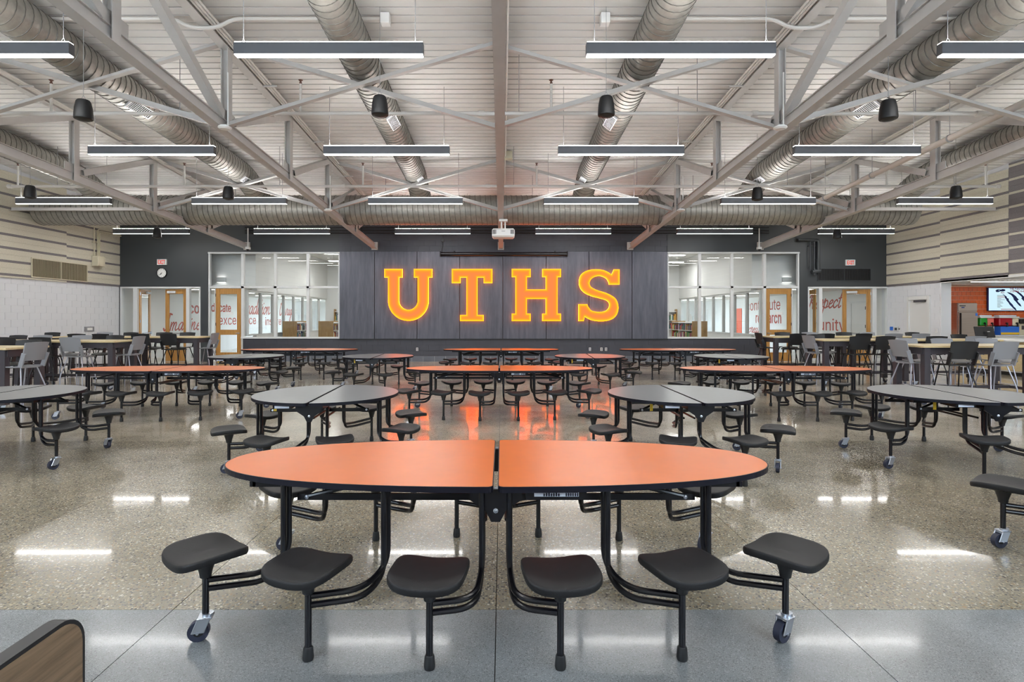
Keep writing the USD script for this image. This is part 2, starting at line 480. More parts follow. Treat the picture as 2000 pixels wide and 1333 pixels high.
part(wf, 'mortar_bed', [B(GL1, GR0, YF + 0.003, YF + T_, 0, 8), B(LD1, GL1, YF + 0.003, YF + T_, 0, GZ0), B(GR0, RD0, YF + 0.003, YF + T_, 0, GZ0)], M['charcoal_mortar'], smooth=False)
part(wf, 'base_mortar', B(LD1, RD0, YF + 0.002, YF + 0.004, 0, 0.2), M['base_mortar'], smooth=False)
lim = [300]
fb = lambda a, b, z0, z1, t: B(LD1 + a, LD1 + b, YF - 0.006, YF + 0.01, z0, z1)
courses(wf, fb, RD0 - LD1, 0.0, 1, M['base_block'], gap=0.012, limit=lim)
rest = courses(wf, fb, RD0 - LD1, 0.2, 4, M['charcoal_block'], limit=lim, z_top=0.83, gap=0.006)
fu = lambda a, b, z0, z1, t: B(GL1 + a, GL1 + b, YF - 0.006, YF + 0.01, z0, z1)
rest += courses(wf, fu, GR0 - GL1, fz(492), 7, M['charcoal_block'], limit=lim, gap=0.006)
if rest:
    part(wf, 'block', rest, M['charcoal_block'], smooth=False, kind='stuff')

# wall behind the camera with daylight windows
wb = thing('wall_back', 'white wall with tall daylight windows behind the camera', 'wall', kind='structure')
wins = [(-12.4, -8.2), (-6.4, -2.2), (2.2, 6.4), (8.2, 12.4)]
xs = [XL] + [v for w in wins for v in w] + [XR]
part(wb, 'backing', [B(xs[i], xs[i + 1], YB - 0.3, YB, 0, 8) for i in range(0, len(xs), 2)] + [B(a, b, YB - 0.3, YB, 0, 2.2) for a, b in wins] + [B(a, b, YB - 0.3, YB, 4.4, 8) for a, b in wins], M['white_smooth'], smooth=False)
WN = [0]


def window(label, cat='window'):
    WN[0] += 1
    return thing(f'window_{WN[0]}', label, cat, kind='structure')


DN = [0]


def door(label, loc=(0, 0, 0), rz=0.0):
    DN[0] += 1
    return thing(f'door_{DN[0]}', label, 'door', loc, rz, kind='structure')


# ------------------------------------------------------------------ glazed walls beside the sign
def glazed(label, xs_, mull, x_door, hand):
    w = window(label)
    x0, x1 = xs_
    fr = 0.06
    yb0, yb1 = YF + 0.02, YF + 0.14
    part(w, 'window_frame', [CB(x0, x1, yb0 - 0.03, yb1, GZ1 - fr, GZ1, 0.004), CB(x0, x0 + fr, yb0, yb1, 0 if hand < 0 else GZ0, GZ1 - fr, 0.004),
                             CB(x1 - fr, x1, yb0, yb1, 0 if hand > 0 else GZ0, GZ1 - fr, 0.004)], M['alum'])
    zt0, zt1 = fz(563.3), fz(559)
    part(w, 'transom', CB(x0 + fr, x1 - fr, yb0, yb1, zt0, zt1, 0.004), M['alum'])
    ia, ib = (mull[0], x1) if hand < 0 else (x0, mull[-1])
    part(w, 'window_sill', CB(ia - 0.04 if hand < 0 else ia, ib if hand < 0 else ib + 0.04, yb0 - 0.05, yb1, GZ0, GZ0 + 0.065, 0.004), M['alum'])
    for i, mx in enumerate(mull):
        isd = (hand < 0 and i == 0) or (hand > 0 and i == len(mull) - 1)
        part(w, 'mullion', CB(mx - 0.05, mx + 0.05, yb0, yb1, 0 if isd else GZ0 + 0.065, GZ1 - fr, 0.004), M['alum'])
    edges = [x0 + fr] + mull + [x1 - fr]
    for i, (a, b) in enumerate(zip(edges[:-1], edges[1:])):
        a2, b2 = a + (0.05 if i else 0), b - (0.05 if i < len(edges) - 2 else 0)
        part(w, 'pane', B(a2, b2, YF + 0.075, YF + 0.083, zt1, GZ1 - fr), M['glass'], smooth=False)
        isd = (hand < 0 and i == 0) or (hand > 0 and i == len(edges) - 2)
        if not isd:
            part(w, 'pane', B(a2, b2, YF + 0.075, YF + 0.083, GZ0 + 0.065, zt0), M['glass'], smooth=False)
    # side light next to the door
    d0, d1 = x_door
    sa, sb = (x0 + fr, d0 - 0.03) if hand < 0 else (d1 + 0.03, x1 - fr)
    part(w, 'pane', B(sa, sb, YF + 0.075, YF + 0.083, 0.1, zt0), M['glass'], smooth=False)
    part(w, 'mullion', CB(*((sb, d0) if hand < 0 else (d1, sa)), yb0, yb1, 0, zt0, 0.004), M['alum'])
    part(w, 'bottom_rail', CB(sa, sb, yb0, yb1, 0, 0.1, 0.004), M['alum'])
    # the door leaf
    d = door(f'oak door with two glass panels in the glazed wall {"left" if hand < 0 else "right"} of the sign')
    dz = zt0 - 0.01
    st = 0.15
    za, zb = fz(658), fz(642)
    y0, y1 = YF + 0.055, YF + 0.1
    part(d, 'door_frame', [CB(d0, d0 + st, y0, y1, 0.01, dz, 0.004), CB(d1 - st, d1, y0, y1, 0.01, dz, 0.004), CB(d0 + st, d1 - st, y0, y1, dz - 0.2, dz, 0.004),
                           CB(d0 + st, d1 - st, y0, y1, fz(654.5), fz(644.5), 0.004), CB(d0 + st, d1 - st, y0, y1, 0.01, fz(689), 0.004)], M['oak_door'])
    part(d, 'pane', B(d0 + st, d1 - st, y0 + 0.018, y0 + 0.026, fz(644.5), dz - 0.2), M['glass'], smooth=False)
    part(d, 'pane', B(d0 + st, d1 - st, y0 + 0.018, y0 + 0.026, fz(689), fz(654.5)), M['glass'], smooth=False)
    hx = (d1 - 0.07) if hand < 0 else (d0 + 0.07)
    part(d, 'door_handle', [cyl((hx, y0 - 0.05, 1.03), (hx, y0, 1.03), 0.02), cyl((hx, y0 - 0.05, 1.03), (hx - hand * -0.11, y0 - 0.05, 1.03), 0.011)], M['zinc'])
    hg = d0 if hand < 0 else d1
    for zz in (0.3, 1.3, 2.35):
        part(d, 'hinge', cyl((hg, y0 - 0.008, zz), (hg, y0 - 0.008, zz + 0.11), 0.012), M['black_matte'])
    part(d, 'notice', B((d0 + d1) / 2 - 0.1, (d0 + d1) / 2 + 0.16, y0 + 0.012, y0 + 0.016, fz(615), fz(609.5)), M['white_plastic'], smooth=False)
    # outlet seen through the low pane is on the wall beyond
    return w


glazed('white framed glazed wall of eight panes left of the sign', (GL0, GL1), [fx(473), fx(537), fx(600.5)], (fx(420), fx(469.6)), -1)
glazed('white framed glazed wall of eight panes right of the sign', (GR0, GR1), [fx(1367.3), fx(1430.4), fx(1494.3)], (fx(1497), fx(1547)), 1)


# ------------------------------------------------------------------ door screens in the corners
def leaf(label, hinge, width, angle, flip, ztop=2.62):
    """An oak leaf with a full glass panel, swung away from the hall by angle (degrees) about its hinge."""
    d = door(label, (hinge[0], hinge[1], 0), angle)
    s = 1 if flip > 0 else -1
    X = lambda a, b: sorted((s * a, s * b))
    st = 0.14
    part(d, 'door_frame', [CB(*X(0.003, st), -0.022, 0.022, 0.01, ztop, 0.004), CB(*X(width - st, width), -0.022, 0.022, 0.01, ztop, 0.004), CB(*X(st, width - st), -0.022, 0.022, ztop - 0.17, ztop, 0.004),
                           CB(*X(st, width - st), -0.022, 0.022, 0.01, 0.45, 0.004)], M['oak_door'])
    part(d, 'pane', B(*X(st, width - st), -0.004, 0.004, 0.45, ztop - 0.17), M['glass'], smooth=False)
    part(d, 'closer', CB(*X(width * 0.5, width * 0.88), -0.09, -0.024, ztop - 0.15, ztop - 0.06, 0.01), M['alum'])
    part(d, 'panic_bar', [cyl((s * 0.1, -0.07, 1.02), (s * (width - 0.05), -0.07, 1.02), 0.018), CB(*X(width - 0.12, width - 0.02), -0.08, -0.02, 0.97, 1.07, 0.01)], M['zinc'])
    for zz in (0.4, 1.4, 2.4):
        part(d, 'hinge', cyl((0, -0.025, zz), (0, -0.025, zz + 0.11), 0.014), M['zinc'])
    return d


def screen_wall(label, x0, x1, m1, m2):
    w = window(label)
    fr = 0.055
    ya, yb = YF + 0.02, YF + 0.14
    part(w, 'window_frame', [CB(x0, x1, ya - 0.03, yb, SZ1 - fr, SZ1, 0.004), CB(x0, x0 + fr, ya - 0.03, yb, 0, SZ1 - fr, 0.004), CB(x1 - fr, x1, ya - 0.03, yb, 0, SZ1 - fr, 0.004)], M['alum'])
    for a, b in (m1, m2):
        part(w, 'mullion', CB(a, b, ya - 0.03, yb, 0, SZ1 - fr, 0.004), M['alum'])
    for a, b in ((x0 + fr, m1[0]), (m2[1], x1 - fr)):
        part(w, 'bottom_rail', CB(a, b, ya, yb, 0, 0.12, 0.004), M['alum'])
        part(w, 'pane', B(a, b, YF + 0.075, YF + 0.083, 0.12, SZ1 - fr), M['glass'], smooth=False)


screen_wall('white framed entrance screen under the clock', SL0, SL1, (fx(260), fx(268)), (fx(363.5), fx(370)))
screen_wall('white framed entrance screen under the dark vent', SR0, SR1, (fx(1599.5), fx(1606)), (fx(1704), fx(1712)))
leaf('oak glazed entrance leaf swung open nearest the left wall', (fx(269), YF + 0.1), 0.92, 101, 1)
leaf('oak glazed entrance leaf under the clock beside the red lettering', (fx(363), YF + 0.1), 0.83, -5, -1)
leaf('oak glazed entrance leaf beside the white right wall', (fx(1703.5), YF + 0.1), 0.95, -8, -1)
leaf('oak glazed entrance leaf swung edge-on behind the right screen', (fx(1598), YF + 0.16), 0.92, 96, 1)

# ------------------------------------------------------------------ rooms beyond the glass
PL, PR, PY1 = -9.3, 9.45, 29.7
rooms = thing('wall_library', 'white library and corridor walls seen through the glazing', 'wall', kind='structure')
part(rooms, 'corridor_wall', B(XL - 0.3, XL, YF + 0.3, 40, 0, 4.6), M['white_smooth'], smooth=False)
part(rooms, 'corridor_wall', B(XR, XR + 0.3, YF + 0.3, 40, 0, 4.6), M['white_smooth'], smooth=False)
part(rooms, 'end_wall', B(XL, XR, 39.7, 40, 0, 4.6), M['white_smooth'], smooth=False)
part(rooms, 'library_back_wall', B(PL + 0.0, PR, PY1, PY1 + 0.2, 0, 4.6), M['white_smooth'], smooth=False)
part(rooms, 'bulkhead', [B(XL, PL + 0.1, YF + 0.75, YF + 0.85, 2.72, 4.6), B(PR - 0.1, XR, YF + 0.75, YF + 0.85, 2.72, 4.6),
                         B(PL - 0.1, PL + 0.099, YF + 0.851, PY1, 2.6, 4.6), B(PR - 0.099, PR + 0.1, YF + 0.851, PY1, 2.6, 4.6)], M['white_smooth'], smooth=False)
part(rooms, 'corridor_ceiling', [B(XL, PL, YF + 0.2, 40, 2.72, 2.78), B(PR, XR, YF + 0.2, 40, 2.72, 2.78)], M['white_smooth'], smooth=False)
part(rooms, 'library_ceiling', B(PL - 0.2, PR + 0.2, YF + 0.2, PY1 + 0.2, 4.6, 4.7), M['white_smooth'], smooth=False)
part(rooms, 'top_cover', B(XL, XR, YF + 0.2, YF + 0.86, 4.6, 4.7), M['white_smooth'], smooth=False)
part(rooms, 'back_of_wall', B(GL1, GR0, YF + T_, YF + T_ + 0.02, 0, 4.6), M['white_smooth'], smooth=False)
for nm, px_, s in (('left', PL, 1), ('right', PR, -1)):
    w = window(f'long glazed partition inside the library, on its {nm} side')
    part(w, 'low_wall', B(px_ - 0.07, px_ + 0.07, YF + 0.9, PY1, 0, 0.92), M['white_smooth'], smooth=False)
    part(w, 'window_frame', [B(px_ - 0.06, px_ + 0.06, YF + 0.2, PY1, 2.54, 2.6), B(px_ - 0.08, px_ + 0.08, YF + 0.2, PY1, 0.92, 0.98)], M['alum'], smooth=False)
    yy = YF + 0.25
    while yy < PY1 - 0.1:
        part(w, 'mullion', B(px_ - 0.06, px_ + 0.06, yy - 0.035, yy + 0.035, 0.98, 2.54), M['alum'], smooth=False)
        y2 = min(yy + 1.15, PY1)
        part(w, 'pane', B(px_ - 0.004, px_ + 0.004, yy + 0.035, y2 - 0.035, 0.98, 2.54), M['glass'], smooth=False)
        yy += 1.15
# red lettering on the corridor walls
_G = {  # pen strokes of a slanted script, x-height 1
    'a': (1.0, [[(.78, .85), (.45, 1), (.12, .68), (.08, .3), (.28, 0), (.55, .22), (.76, .9), (.7, .25), (.85, 0), (1.02, .2)]]),
    'c': (0.8, [[(.72, .78), (.5, 1), (.15, .7), (.1, .3), (.32, 0), (.6, .08), (.82, .3)]]),
    'd': (1.0, [[(.78, .85), (.45, 1), (.12, .68), (.08, .3), (.28, 0), (.55, .22), (.78, .9), (.82, 2.0)], [(.8, 1.2), (.7, .25), (.85, 0), (1.02, .2)]]),
    'e': (0.8, [[(.1, .45), (.5, .6), (.68, .85), (.45, 1), (.15, .7), (.1, .3), (.32, 0), (.6, .08), (.85, .3)]]),
    'g': (1.0, [[(.78, .85), (.45, 1), (.12, .68), (.08, .3), (.28, 0), (.55, .22), (.78, .95), (.7, -.6), (.4, -1.0), (.15, -.75), (.5, -.3), (1.0, .2)]]),
    'i': (0.5, [[(.0, .2), (.22, 1), (.18, .25), (.32, 0), (.5, .2)], [(.3, 1.4), (.31, 1.46)]]),
    'm': (1.5, [[(.05, 1), (.12, 0)], [(.12, .4), (.35, 1), (.55, .85), (.5, 0)], [(.52, .4), (.78, 1), (1.0, .85), (.96, .25), (1.12, 0), (1.45, .2)]]),
    'n': (1.05, [[(.05, 1), (.12, 0)], [(.12, .4), (.38, 1), (.6, .85), (.56, .25), (.72, 0), (1.05, .2)]]),
    'o': (0.9, [[(.45, 1), (.12, .68), (.1, .3), (.34, 0), (.66, .3), (.68, .7), (.45, 1), (.6, .85), (.95, .9)]]),
    'p': (1.0, [[(.05, .7), (.2, 1.1), (.1, -1.0)], [(.16, .6), (.45, 1), (.75, .75), (.7, .25), (.45, 0), (.18, .2)], [(.5, 0), (1.0, .2)]]),
    'r': (0.8, [[(.0, .2), (.2, 1.15), (.45, .95), (.6, .95), (.5, .25), (.65, 0), (.8, .2)]]),
    's': (0.75, [[(.0, .2), (.4, 1.1), (.6, .5), (.5, .05), (.2, .05), (.75, .2)]]),
    't': (0.65, [[(.4, 1.9), (.25, .3), (.4, 0), (.65, .2)], [(.05, 1.15), (.65, 1.25)]]),
    'u': (1.0, [[(.05, 1), (.1, .25), (.3, 0), (.6, .3), (.7, 1), (.68, .25), (.82, 0), (1.0, .2)]]),
    'I': (1.1, [[(.1, 1.85), (.5, 2.1), (.95, 2.0)], [(.6, 2.05), (.55, .6), (.3, 0), (.0, .25)]]),
    'C': (1.4, [[(1.2, 1.7), (.9, 2.1), (.35, 1.7), (.15, .8), (.4, 0), (.9, .1), (1.2, .5)], [(.2, 1.9), (.6, 2.1)]]),
    'R': (1.5, [[(.5, 1.9), (.35, .4), (.1, -.1)], [(.1, 1.5), (.5, 2.1), (1.05, 2.0), (1.1, 1.4), (.5, 1.0), (.9, .6), (1.05, 0), (1.35, .1)]]),
}


def spline(pts, n=7):
    P = np.array(pts, float)
    if len(P) == 2:
        return P
    P = np.vstack([2 * P[0] - P[1], P, 2 * P[-1] - P[-2]])
    out = []
    for i in range(1, len(P) - 2):
        for t in np.linspace(0, 1, n, endpoint=False):
            a, b, c, d = P[i - 1:i + 3]
            out.append(0.5 * (2 * b + (c - a) * t + (2 * a - 5 * b + 4 * c - d) * t * t + (3 * b - a - 3 * c + d) * t ** 3))
    out.append(P[-2])
    return np.array(out)


def script(word, xh, depth=0.004, pen=0.17):
    x, shapes = 0.0, []
    for ch in word:
        adv, strokes = _G[ch]
        for s in strokes:
            shapes.append(LineString(spline(s) + [x, 0]).buffer(pen / 2 * (1.25 if ch.isupper() else 1.0), 4))
        x += adv
    g = affinity.affine_transform(unary_union(shapes).simplify(0.01), [xh, xh * 0.32, 0, xh, 0, 0])
    return prism(g, depth), x * xh


def letter_on_side(name, label, mesh, px0, px1, base_py, X, side, height_scale=1.0):
    """Fixes lettering to a corridor wall: it reads from px0 to px1 with its foot at base_py (at the px0 end)."""
    Y0, Y1 = X * F / (px0 - CX), X * F / (px1 - CX)
    z = EYE - (base_py - HY) * (Y0 + Y1) / 2 / F
    b = mesh.bounds
    m = mesh.copy()
    m.apply_translation([-b[0][0], 0, 0])
    m.apply_scale([abs(Y1 - Y0) / (b[1][0] - b[0][0]), 1, 1])
    T = np.zeros((4, 4))
    T[3, 3] = 1
    T[2, 1] = 1
    if side < 0:      # left wall, facing +x: reads along +y
        T[1, 0], T[0, 2] = 1, 1
        T[:3, 3] = (X + 0.001, Y0, z)
    else:             # right wall, facing -x: reads along -y
        T[1, 0], T[0, 2] = -1, -1
        T[:3, 3] = (X - 0.001, Y0, z)
    m.apply_transform(T)
    return solo(name, m, M['rust_text'], label, 'wall lettering', group='red words on the corridor walls', smooth=False)


mx = lambda px, X: abs(X) * 1.0 / abs(px - CX)   # metres per pixel on that wall
for kind, word, px0, px1, py, hpx, side, bold in (
        ('s', 'Imagine', 318, 392, 645, 15, -1, 0), ('b', 'co', 369, 389, 612, 15, -1, 1), ('b', 'educate', 405, 451, 609, 12, -1, 1),
        ('t', 'excellence', 427, 500, 634, 13, -1, 0), ('s', 'tradition', 476, 528, 614, 15, -1, 0), ('t', 'inspire', 518, 549, 635, 11, -1, 0), ('s', 'Courage', 546, 573, 616, 11, -1, 0),
        ('s', 'Respect', 1577, 1647, 602, 15, 1, 0), ('t', 'unity', 1600, 1651, 646, 17, 1, 0), ('t', 'contribute', 1458, 1524, 606, 15, 1, 0),
        ('b', 'research', 1476, 1526, 631, 15, 1, 1), ('s', 'create', 1462, 1489, 650, 9, 1, 0)):
    X = XL if side < 0 else XR
    xh = hpx * mx((px0 + px1) / 2, X)
    me = script(word, xh)[0] if kind == 's' else words_mesh(word, xh * 1.33, bold=bool(bold))
    letter_on_side('wall_word', f'rust red {"script" if kind == "s" else "bold" if bold else "thin"} word {word} on the {"left" if side < 0 else "right"} corridor wall', me, px0, px1, py, X, side)
dd = door('flush white door in the right corridor wall beyond the screen')
part(dd, 'door_leaf', B(XR - 0.03, XR, 21.45, 22.35, 0, 2.15), M['white_smooth'], smooth=False)
part(dd, 'door_frame', [B(XR - 0.05, XR, 21.37, 21.45, 0, 2.23), B(XR - 0.05, XR, 22.35, 22.43, 0, 2.23), B(XR - 0.05, XR, 21.45, 22.35, 2.15, 2.23)], M['alum'], smooth=False)
for zz in (0.5, 1.2, 1.9):
    part(dd, 'hinge', B(XR - 0.06, XR - 0.03, 21.43, 21.46, zz, zz + 0.12), M['black_matte'], smooth=False)
solo('wall_tile_panel', B(XR - 0.02, XR, 32.6, 34.0, 0.7, 2.15), M['orange_wall'], 'orange panel on the corridor wall seen through the library', 'wall panel', smooth=False)


def bookcase(label, x0, x1, y0, y1, ztop, face, bays=3):
    c = thing('bookcase', label, 'bookcase', group=None)
    part(c, 'end_panel', [CB(x0, x1, y0, y0 + 0.04, 0, ztop, 0.004), CB(x0, x1, y1 - 0.04, y1, 0, ztop, 0.004)], M['oak'])
    part(c, 'back_board', B((x0 + x1) / 2 - 0.01, (x0 + x1) / 2 + 0.01, y0 + 0.04, y1 - 0.04, 0.05, ztop - 0.04), M['white_plastic'], smooth=False)
    n = 4
    for i in range(n + 1):
        z = 0.08 + i * (ztop - 0.16) / n
        part(c, 'shelf', B(x0 + 0.01, x1 - 0.01, y0 + 0.04, y1 - 0.04, z, z + 0.02), M['white_plastic'], smooth=False)
    for i in range(1, bays):
        yy = y0 + (y1 - y0) * i / bays
        part(c, 'upright', B(x0 + 0.02, x1 - 0.02, yy - 0.01, yy + 0.01, 0.08, ztop - 0.06), M['white_plastic'], smooth=False)
    return c, n, face


BOOKM = [(mat(f'book_{n_}', c, 0.5), n_) for n_, c in (('red', (150, 40, 50)), ('blue', (40, 60, 110)), ('cream', (220, 214, 200)), ('teal', (60, 110, 110)), ('ochre', (200, 150, 60)), ('black', (50, 50, 54)), ('plum', (150, 70, 110)), ('green', (90, 130, 80)))]


def books(case, x0, x1, y0, y1, ztop, face, name_lbl):
    _, n, _f = case
    idx = 0
    for i in range(2, n):
        z = 0.10 + i * (ztop - 0.16) / n
        yy = y0 + 0.08
        while yy < y1 - 0.12:
            w = random.uniform(0.025, 0.06)
            if random.random() < 0.72:
                h = random.uniform(0.16, min(0.27, (ztop - 0.16) / n - 0.05))
                xa = (x1 - 0.02 - 0.18, x1 - 0.02) if face > 0 else (x0 + 0.02, x0 + 0.2)
                idx += 1
                bm, bn_ = random.choice(BOOKM)
                lev = 'upper' if i == n - 1 else 'lower'
                solo('library_book', CB(xa[0], xa[1], yy, yy + w, z, z + h, 0.003), bm, f'{bn_} book on the {lev} shelf of {name_lbl}', 'book', group=f'{bn_} books on the {lev} shelf of {name_lbl}')
            yy += w + 0.004


for lbl, x0, x1, y0, y1, zt, face in (('the left library bookcase', -8.95, -8.37, 23.0, 24.6, 1.45, 1), ('the second left library bookcase', -7.62, -7.0, 23.4, 25.2, 1.45, 1),
                                      ('the right library bookcase', 7.78, 8.4, 23.0, 25.8, 1.45, -1)):
    cs = bookcase(f'low oak-ended bookcase with white shelves, {lbl.replace("the ", "")}', x0, x1, y0, y1, zt, face)
    books(cs, x0, x1, y0, y1, zt, face, lbl)
for lbl, x0 in (('left', -8.75), ('right', 8.15)):
    c = thing('tall_bookcase', f'tall oak bookcase against the library back wall on the {lbl}', 'bookcase')
    part(c, 'side_panel', [CB(x0, x0 + 0.04, PY1 - 0.36, PY1 - 0.02, 0, 2.05, 0.004), CB(x0 + 0.96, x0 + 1.0, PY1 - 0.36, PY1 - 0.02, 0, 2.05, 0.004)], M['oak'])
    for z in (0.1, 0.55, 1.0, 1.45, 1.9):
        part(c, 'shelf', B(x0 + 0.04, x0 + 0.96, PY1 - 0.35, PY1 - 0.03, z, z + 0.025), M['white_plastic'], smooth=False)
    for z in (1.0, 1.45):
        xx = x0 + 0.06
        while xx < x0 + 0.9:
            w = random.uniform(0.03, 0.07)
            bm, bn_ = random.choice(BOOKM)
            lev = 'upper' if z > 1.2 else 'lower'
            solo('library_book', CB(xx, xx + w, PY1 - 0.33, PY1 - 0.12, z + 0.025, z + 0.025 + random.uniform(0.2, 0.34), 0.003), bm, f'{bn_} book on the {lev} shelf of the tall {lbl} library bookcase', 'book', group=f'{bn_} books, {lev} shelf, tall {lbl} bookcase')
            xx += w + 0.006
for i, (x, y, rz, lbl) in enumerate(((-6.2, 23.5, 4, 'left library ceiling, nearest the sign'), (-6.9, 26.5, 4, 'left library ceiling, farther back'), (6.6, 24, 4, 'right library ceiling, nearest the sign'),
                                     (7.5, 27, 4, 'right library ceiling, farther back'), (0, 25, 0, 'middle of the library ceiling'))):
    l = thing('library_lamp', f'thin linear lamp under the {lbl}', 'ceiling lamp', (x, y, 4.25), rz, group=None)
    part(l, 'housing', B(-1.2, 1.2, -0.15, 0.15, 0.02, 0.08), M['white_plastic'], smooth=False)
    part(l, 'diffuser', B(-1.2, 1.2, -0.145, 0.145, 0.0, 0.02), M['lamp_library'], smooth=False)
    part(l, 'cable', [cyl((-1, 0, 0.08), (-1, 0, 0.35), 0.004, 6), cyl((1, 0, 0.08), (1, 0, 0.35), 0.004, 6)], M['cable'])
for sx in (-1, 1):
    for i, yy in enumerate((22.2, 25.2, 28.2, 31.2, 34.5)):
        l = thing('corridor_lamp', f'recessed strip lamp in the {"left" if sx < 0 else "right"} corridor ceiling', 'ceiling lamp', (sx * 11.7, yy, 2.69), 0, group=f'{"left" if sx < 0 else "right"} corridor ceiling lamps')
        part(l, 'frame', B(-0.65, 0.65, -0.1, 0.1, 0.012, 0.03), M['white_plastic'], smooth=False)
        part(l, 'diffuser', B(-0.6, 0.6, -0.07, 0.07, 0.0, 0.012), M['lamp_room'], smooth=False)
for px_, lbl in ((433, 'left'), (1536, 'right')):
    x = fx(px_, YF + 0.72)
    s = thing('wall_sconce', f'pale grey box sconce behind the upper {lbl} glass', 'wall lamp', (x, YF + 0.75, fz(544)))
    part(s, 'shade', CB(-0.17, 0.17, -0.12, -0.01, -0.09, 0.09, 0.01), M['alum'])
    part(s, 'diffuser', [B(-0.15, 0.15, -0.10, -0.02, 0.088, 0.094), B(-0.15, 0.15, -0.10, -0.02, -0.094, -0.088)], M['lamp_sconce'], smooth=False)
    part(s, 'back_plate', CB(-0.1, 0.1, -0.01, 0.0, -0.07, 0.07, 0.003), M['white_plastic'])
for i, (w0, w1) in enumerate(wins):
    w = window(f'tall daylight window behind the camera, number {["one", "two", "three", "four"][i]} from the left')
    part(w, 'window_frame', [B(w0, w1, YB - 0.2, YB - 0.1, 2.2, 2.28), B(w0, w1, YB - 0.2, YB - 0.1, 4.32, 4.4), B(w0, w0 + 0.07, YB - 0.2, YB - 0.1, 2.28, 4.32), B(w1 - 0.07, w1, YB - 0.2, YB - 0.1, 2.28, 4.32)], M['alum'], smooth=False)
    for k in (1, 2):
        xx = w0 + (w1 - w0) * k / 3
        part(w, 'mullion', B(xx - 0.04, xx + 0.04, YB - 0.2, YB - 0.1, 2.28, 4.32), M['alum'], smooth=False)
    part(w, 'pane', B(w0 + 0.07, w1 - 0.07, YB - 0.154, YB - 0.146, 2.28, 4.32), M['glass'], smooth=False)

# ------------------------------------------------------------------ coffee shop
shop = thing('wall_shop', 'orange tiled coffee shop room beyond the right wall opening', 'wall', kind='structure')
SX1 = 20.2
part(shop, 'grout_bed', B(XR + 0.3, SX1, YF - 0.001, YF + 0.2, 0, 2.75), M['grout'], smooth=False)
part(shop, 'side_wall', [B(SX1, SX1 + 0.1, OP0 - 1, YF + 0.2, 0, 2.75), B(XR + 0.3, SX1, OP0 - 1.1, OP0 - 1, 0, 2.75)], M['white_smooth'], smooth=False)
part(shop, 'shop_ceiling', B(XR + 0.3, SX1, OP0 - 1, YF + 0.2, 2.73, 2.8), M['white_smooth'], smooth=False)
tile_rest = courses(shop, lambda a, b, z0, z1, t: B(XR + 0.3 + a, XR + 0.3 + b, YF - 0.011, YF, z0, z1), 4.75, 1.10, 11, M['tile'], bw=0.158, bh=0.16, gap=0.013, name='tile', z_top=2.72, limit=[300])
if tile_rest:
    part(shop, 'tile', tile_rest, M['tile'], smooth=False, kind='stuff')
l = thing('shop_lamp', 'long white strip lamp in the coffee shop ceiling', 'ceiling lamp', (16.9, 17.6, 2.70))
part(l, 'frame', B(-2.25, 2.25, -0.07, 0.07, 0.012, 0.03), M['white_plastic'], smooth=False)
part(l, 'diffuser', B(-2.2, 2.2, -0.05, 0.05, 0, 0.012), M['lamp_room'], smooth=False)
l = thing('shop_lamp', 'strip lamp in the coffee shop ceiling nearer the camera', 'ceiling lamp', (16.9, 14.0, 2.70))
part(l, 'frame', B(-2.25, 2.25, -0.07, 0.07, 0.012, 0.03), M['white_plastic'], smooth=False)
part(l, 'diffuser', B(-2.2, 2.2, -0.05, 0.05, 0, 0.012), M['lamp_room'], smooth=False)
for xx in (15.6, 18.3):
    v = thing('ceiling_vent', f'slim white ceiling vent in the coffee shop, {"nearest the fridge" if xx < 16 else "above the menu screen"}', 'vent', (xx, 19.2, 2.73))
    part(v, 'frame', B(-0.4, 0.4, -0.1, 0.1, -0.015, 0), M['white_plastic'], smooth=False)
    part(v, 'slot', B(-0.36, 0.36, -0.03, 0.03, -0.018, -0.014), M['black_matte'], smooth=False)
fr = thing('refrigerator', 'tall stainless steel refrigerator against the orange tiles', 'refrigerator', (16.22, 19.9, 0))
part(fr, 'body', CB(-0.34, 0.34, -0.27, 0.36, 0.12, 2.1, 0.006), M['stainless'])
part(fr, 'grille_panel', CB(-0.33, 0.33, -0.30, -0.27, 1.82, 2.09, 0.006), M['stainless'])
part(fr, 'door', CB(-0.33, 0.33, -0.33, -0.272, 0.16, 1.78, 0.012), M['stainless'])
part(fr, 'door_handle', [B(-0.315, -0.28, -0.38, -0.33, 0.9, 1.75)], M['black_matte'], smooth=False)
part(fr, 'badge', B(-0.29, -0.08, -0.305, -0.298, 1.985, 2.02), M['black_matte'], smooth=False)
part(fr, 'display', B(-0.22, -0.12, -0.305, -0.298, 1.92, 1.96), M['screen_ink'], smooth=False)
part(fr, 'sticker', B(0.24, 0.31, -0.336, -0.33, 1.65, 1.74), M['blue'], smooth=False)
part(fr, 'foot', [cyl((sx * 0.28, sy * 0.22, 0), (sx * 0.28, sy * 0.22, 0.12), 0.03) for sx in (-1, 1) for sy in (-1, 1)], M['black_matte'])
# menu screen
ms_x0, ms_z0, ms_z1 = fx(1929, 20.22), fz(608, 20.22), fz(562, 20.22)
MSW = 1.5
ms = thing('menu_screen', 'bright menu screen with dark claw marks on the orange tiles', 'screen', (ms_x0, 20.22, ms_z0))
H_ = ms_z1 - ms_z0
part(ms, 'bezel', CB(0, MSW, -0.02, 0.05, 0, H_, 0.008), M['screen_ink'])
part(ms, 'display', B(0.022, MSW - 0.022, -0.024, -0.019, 0.022, H_ - 0.022), M['screen'], smooth=False)
part(ms, 'bracket', B(MSW / 2 - 0.2, MSW / 2 + 0.2, 0.05, 0.07, 0.2, H_ - 0.2), M['black_matte'], smooth=False)
q = MSW / 82.0      # metres per photo pixel on the screen


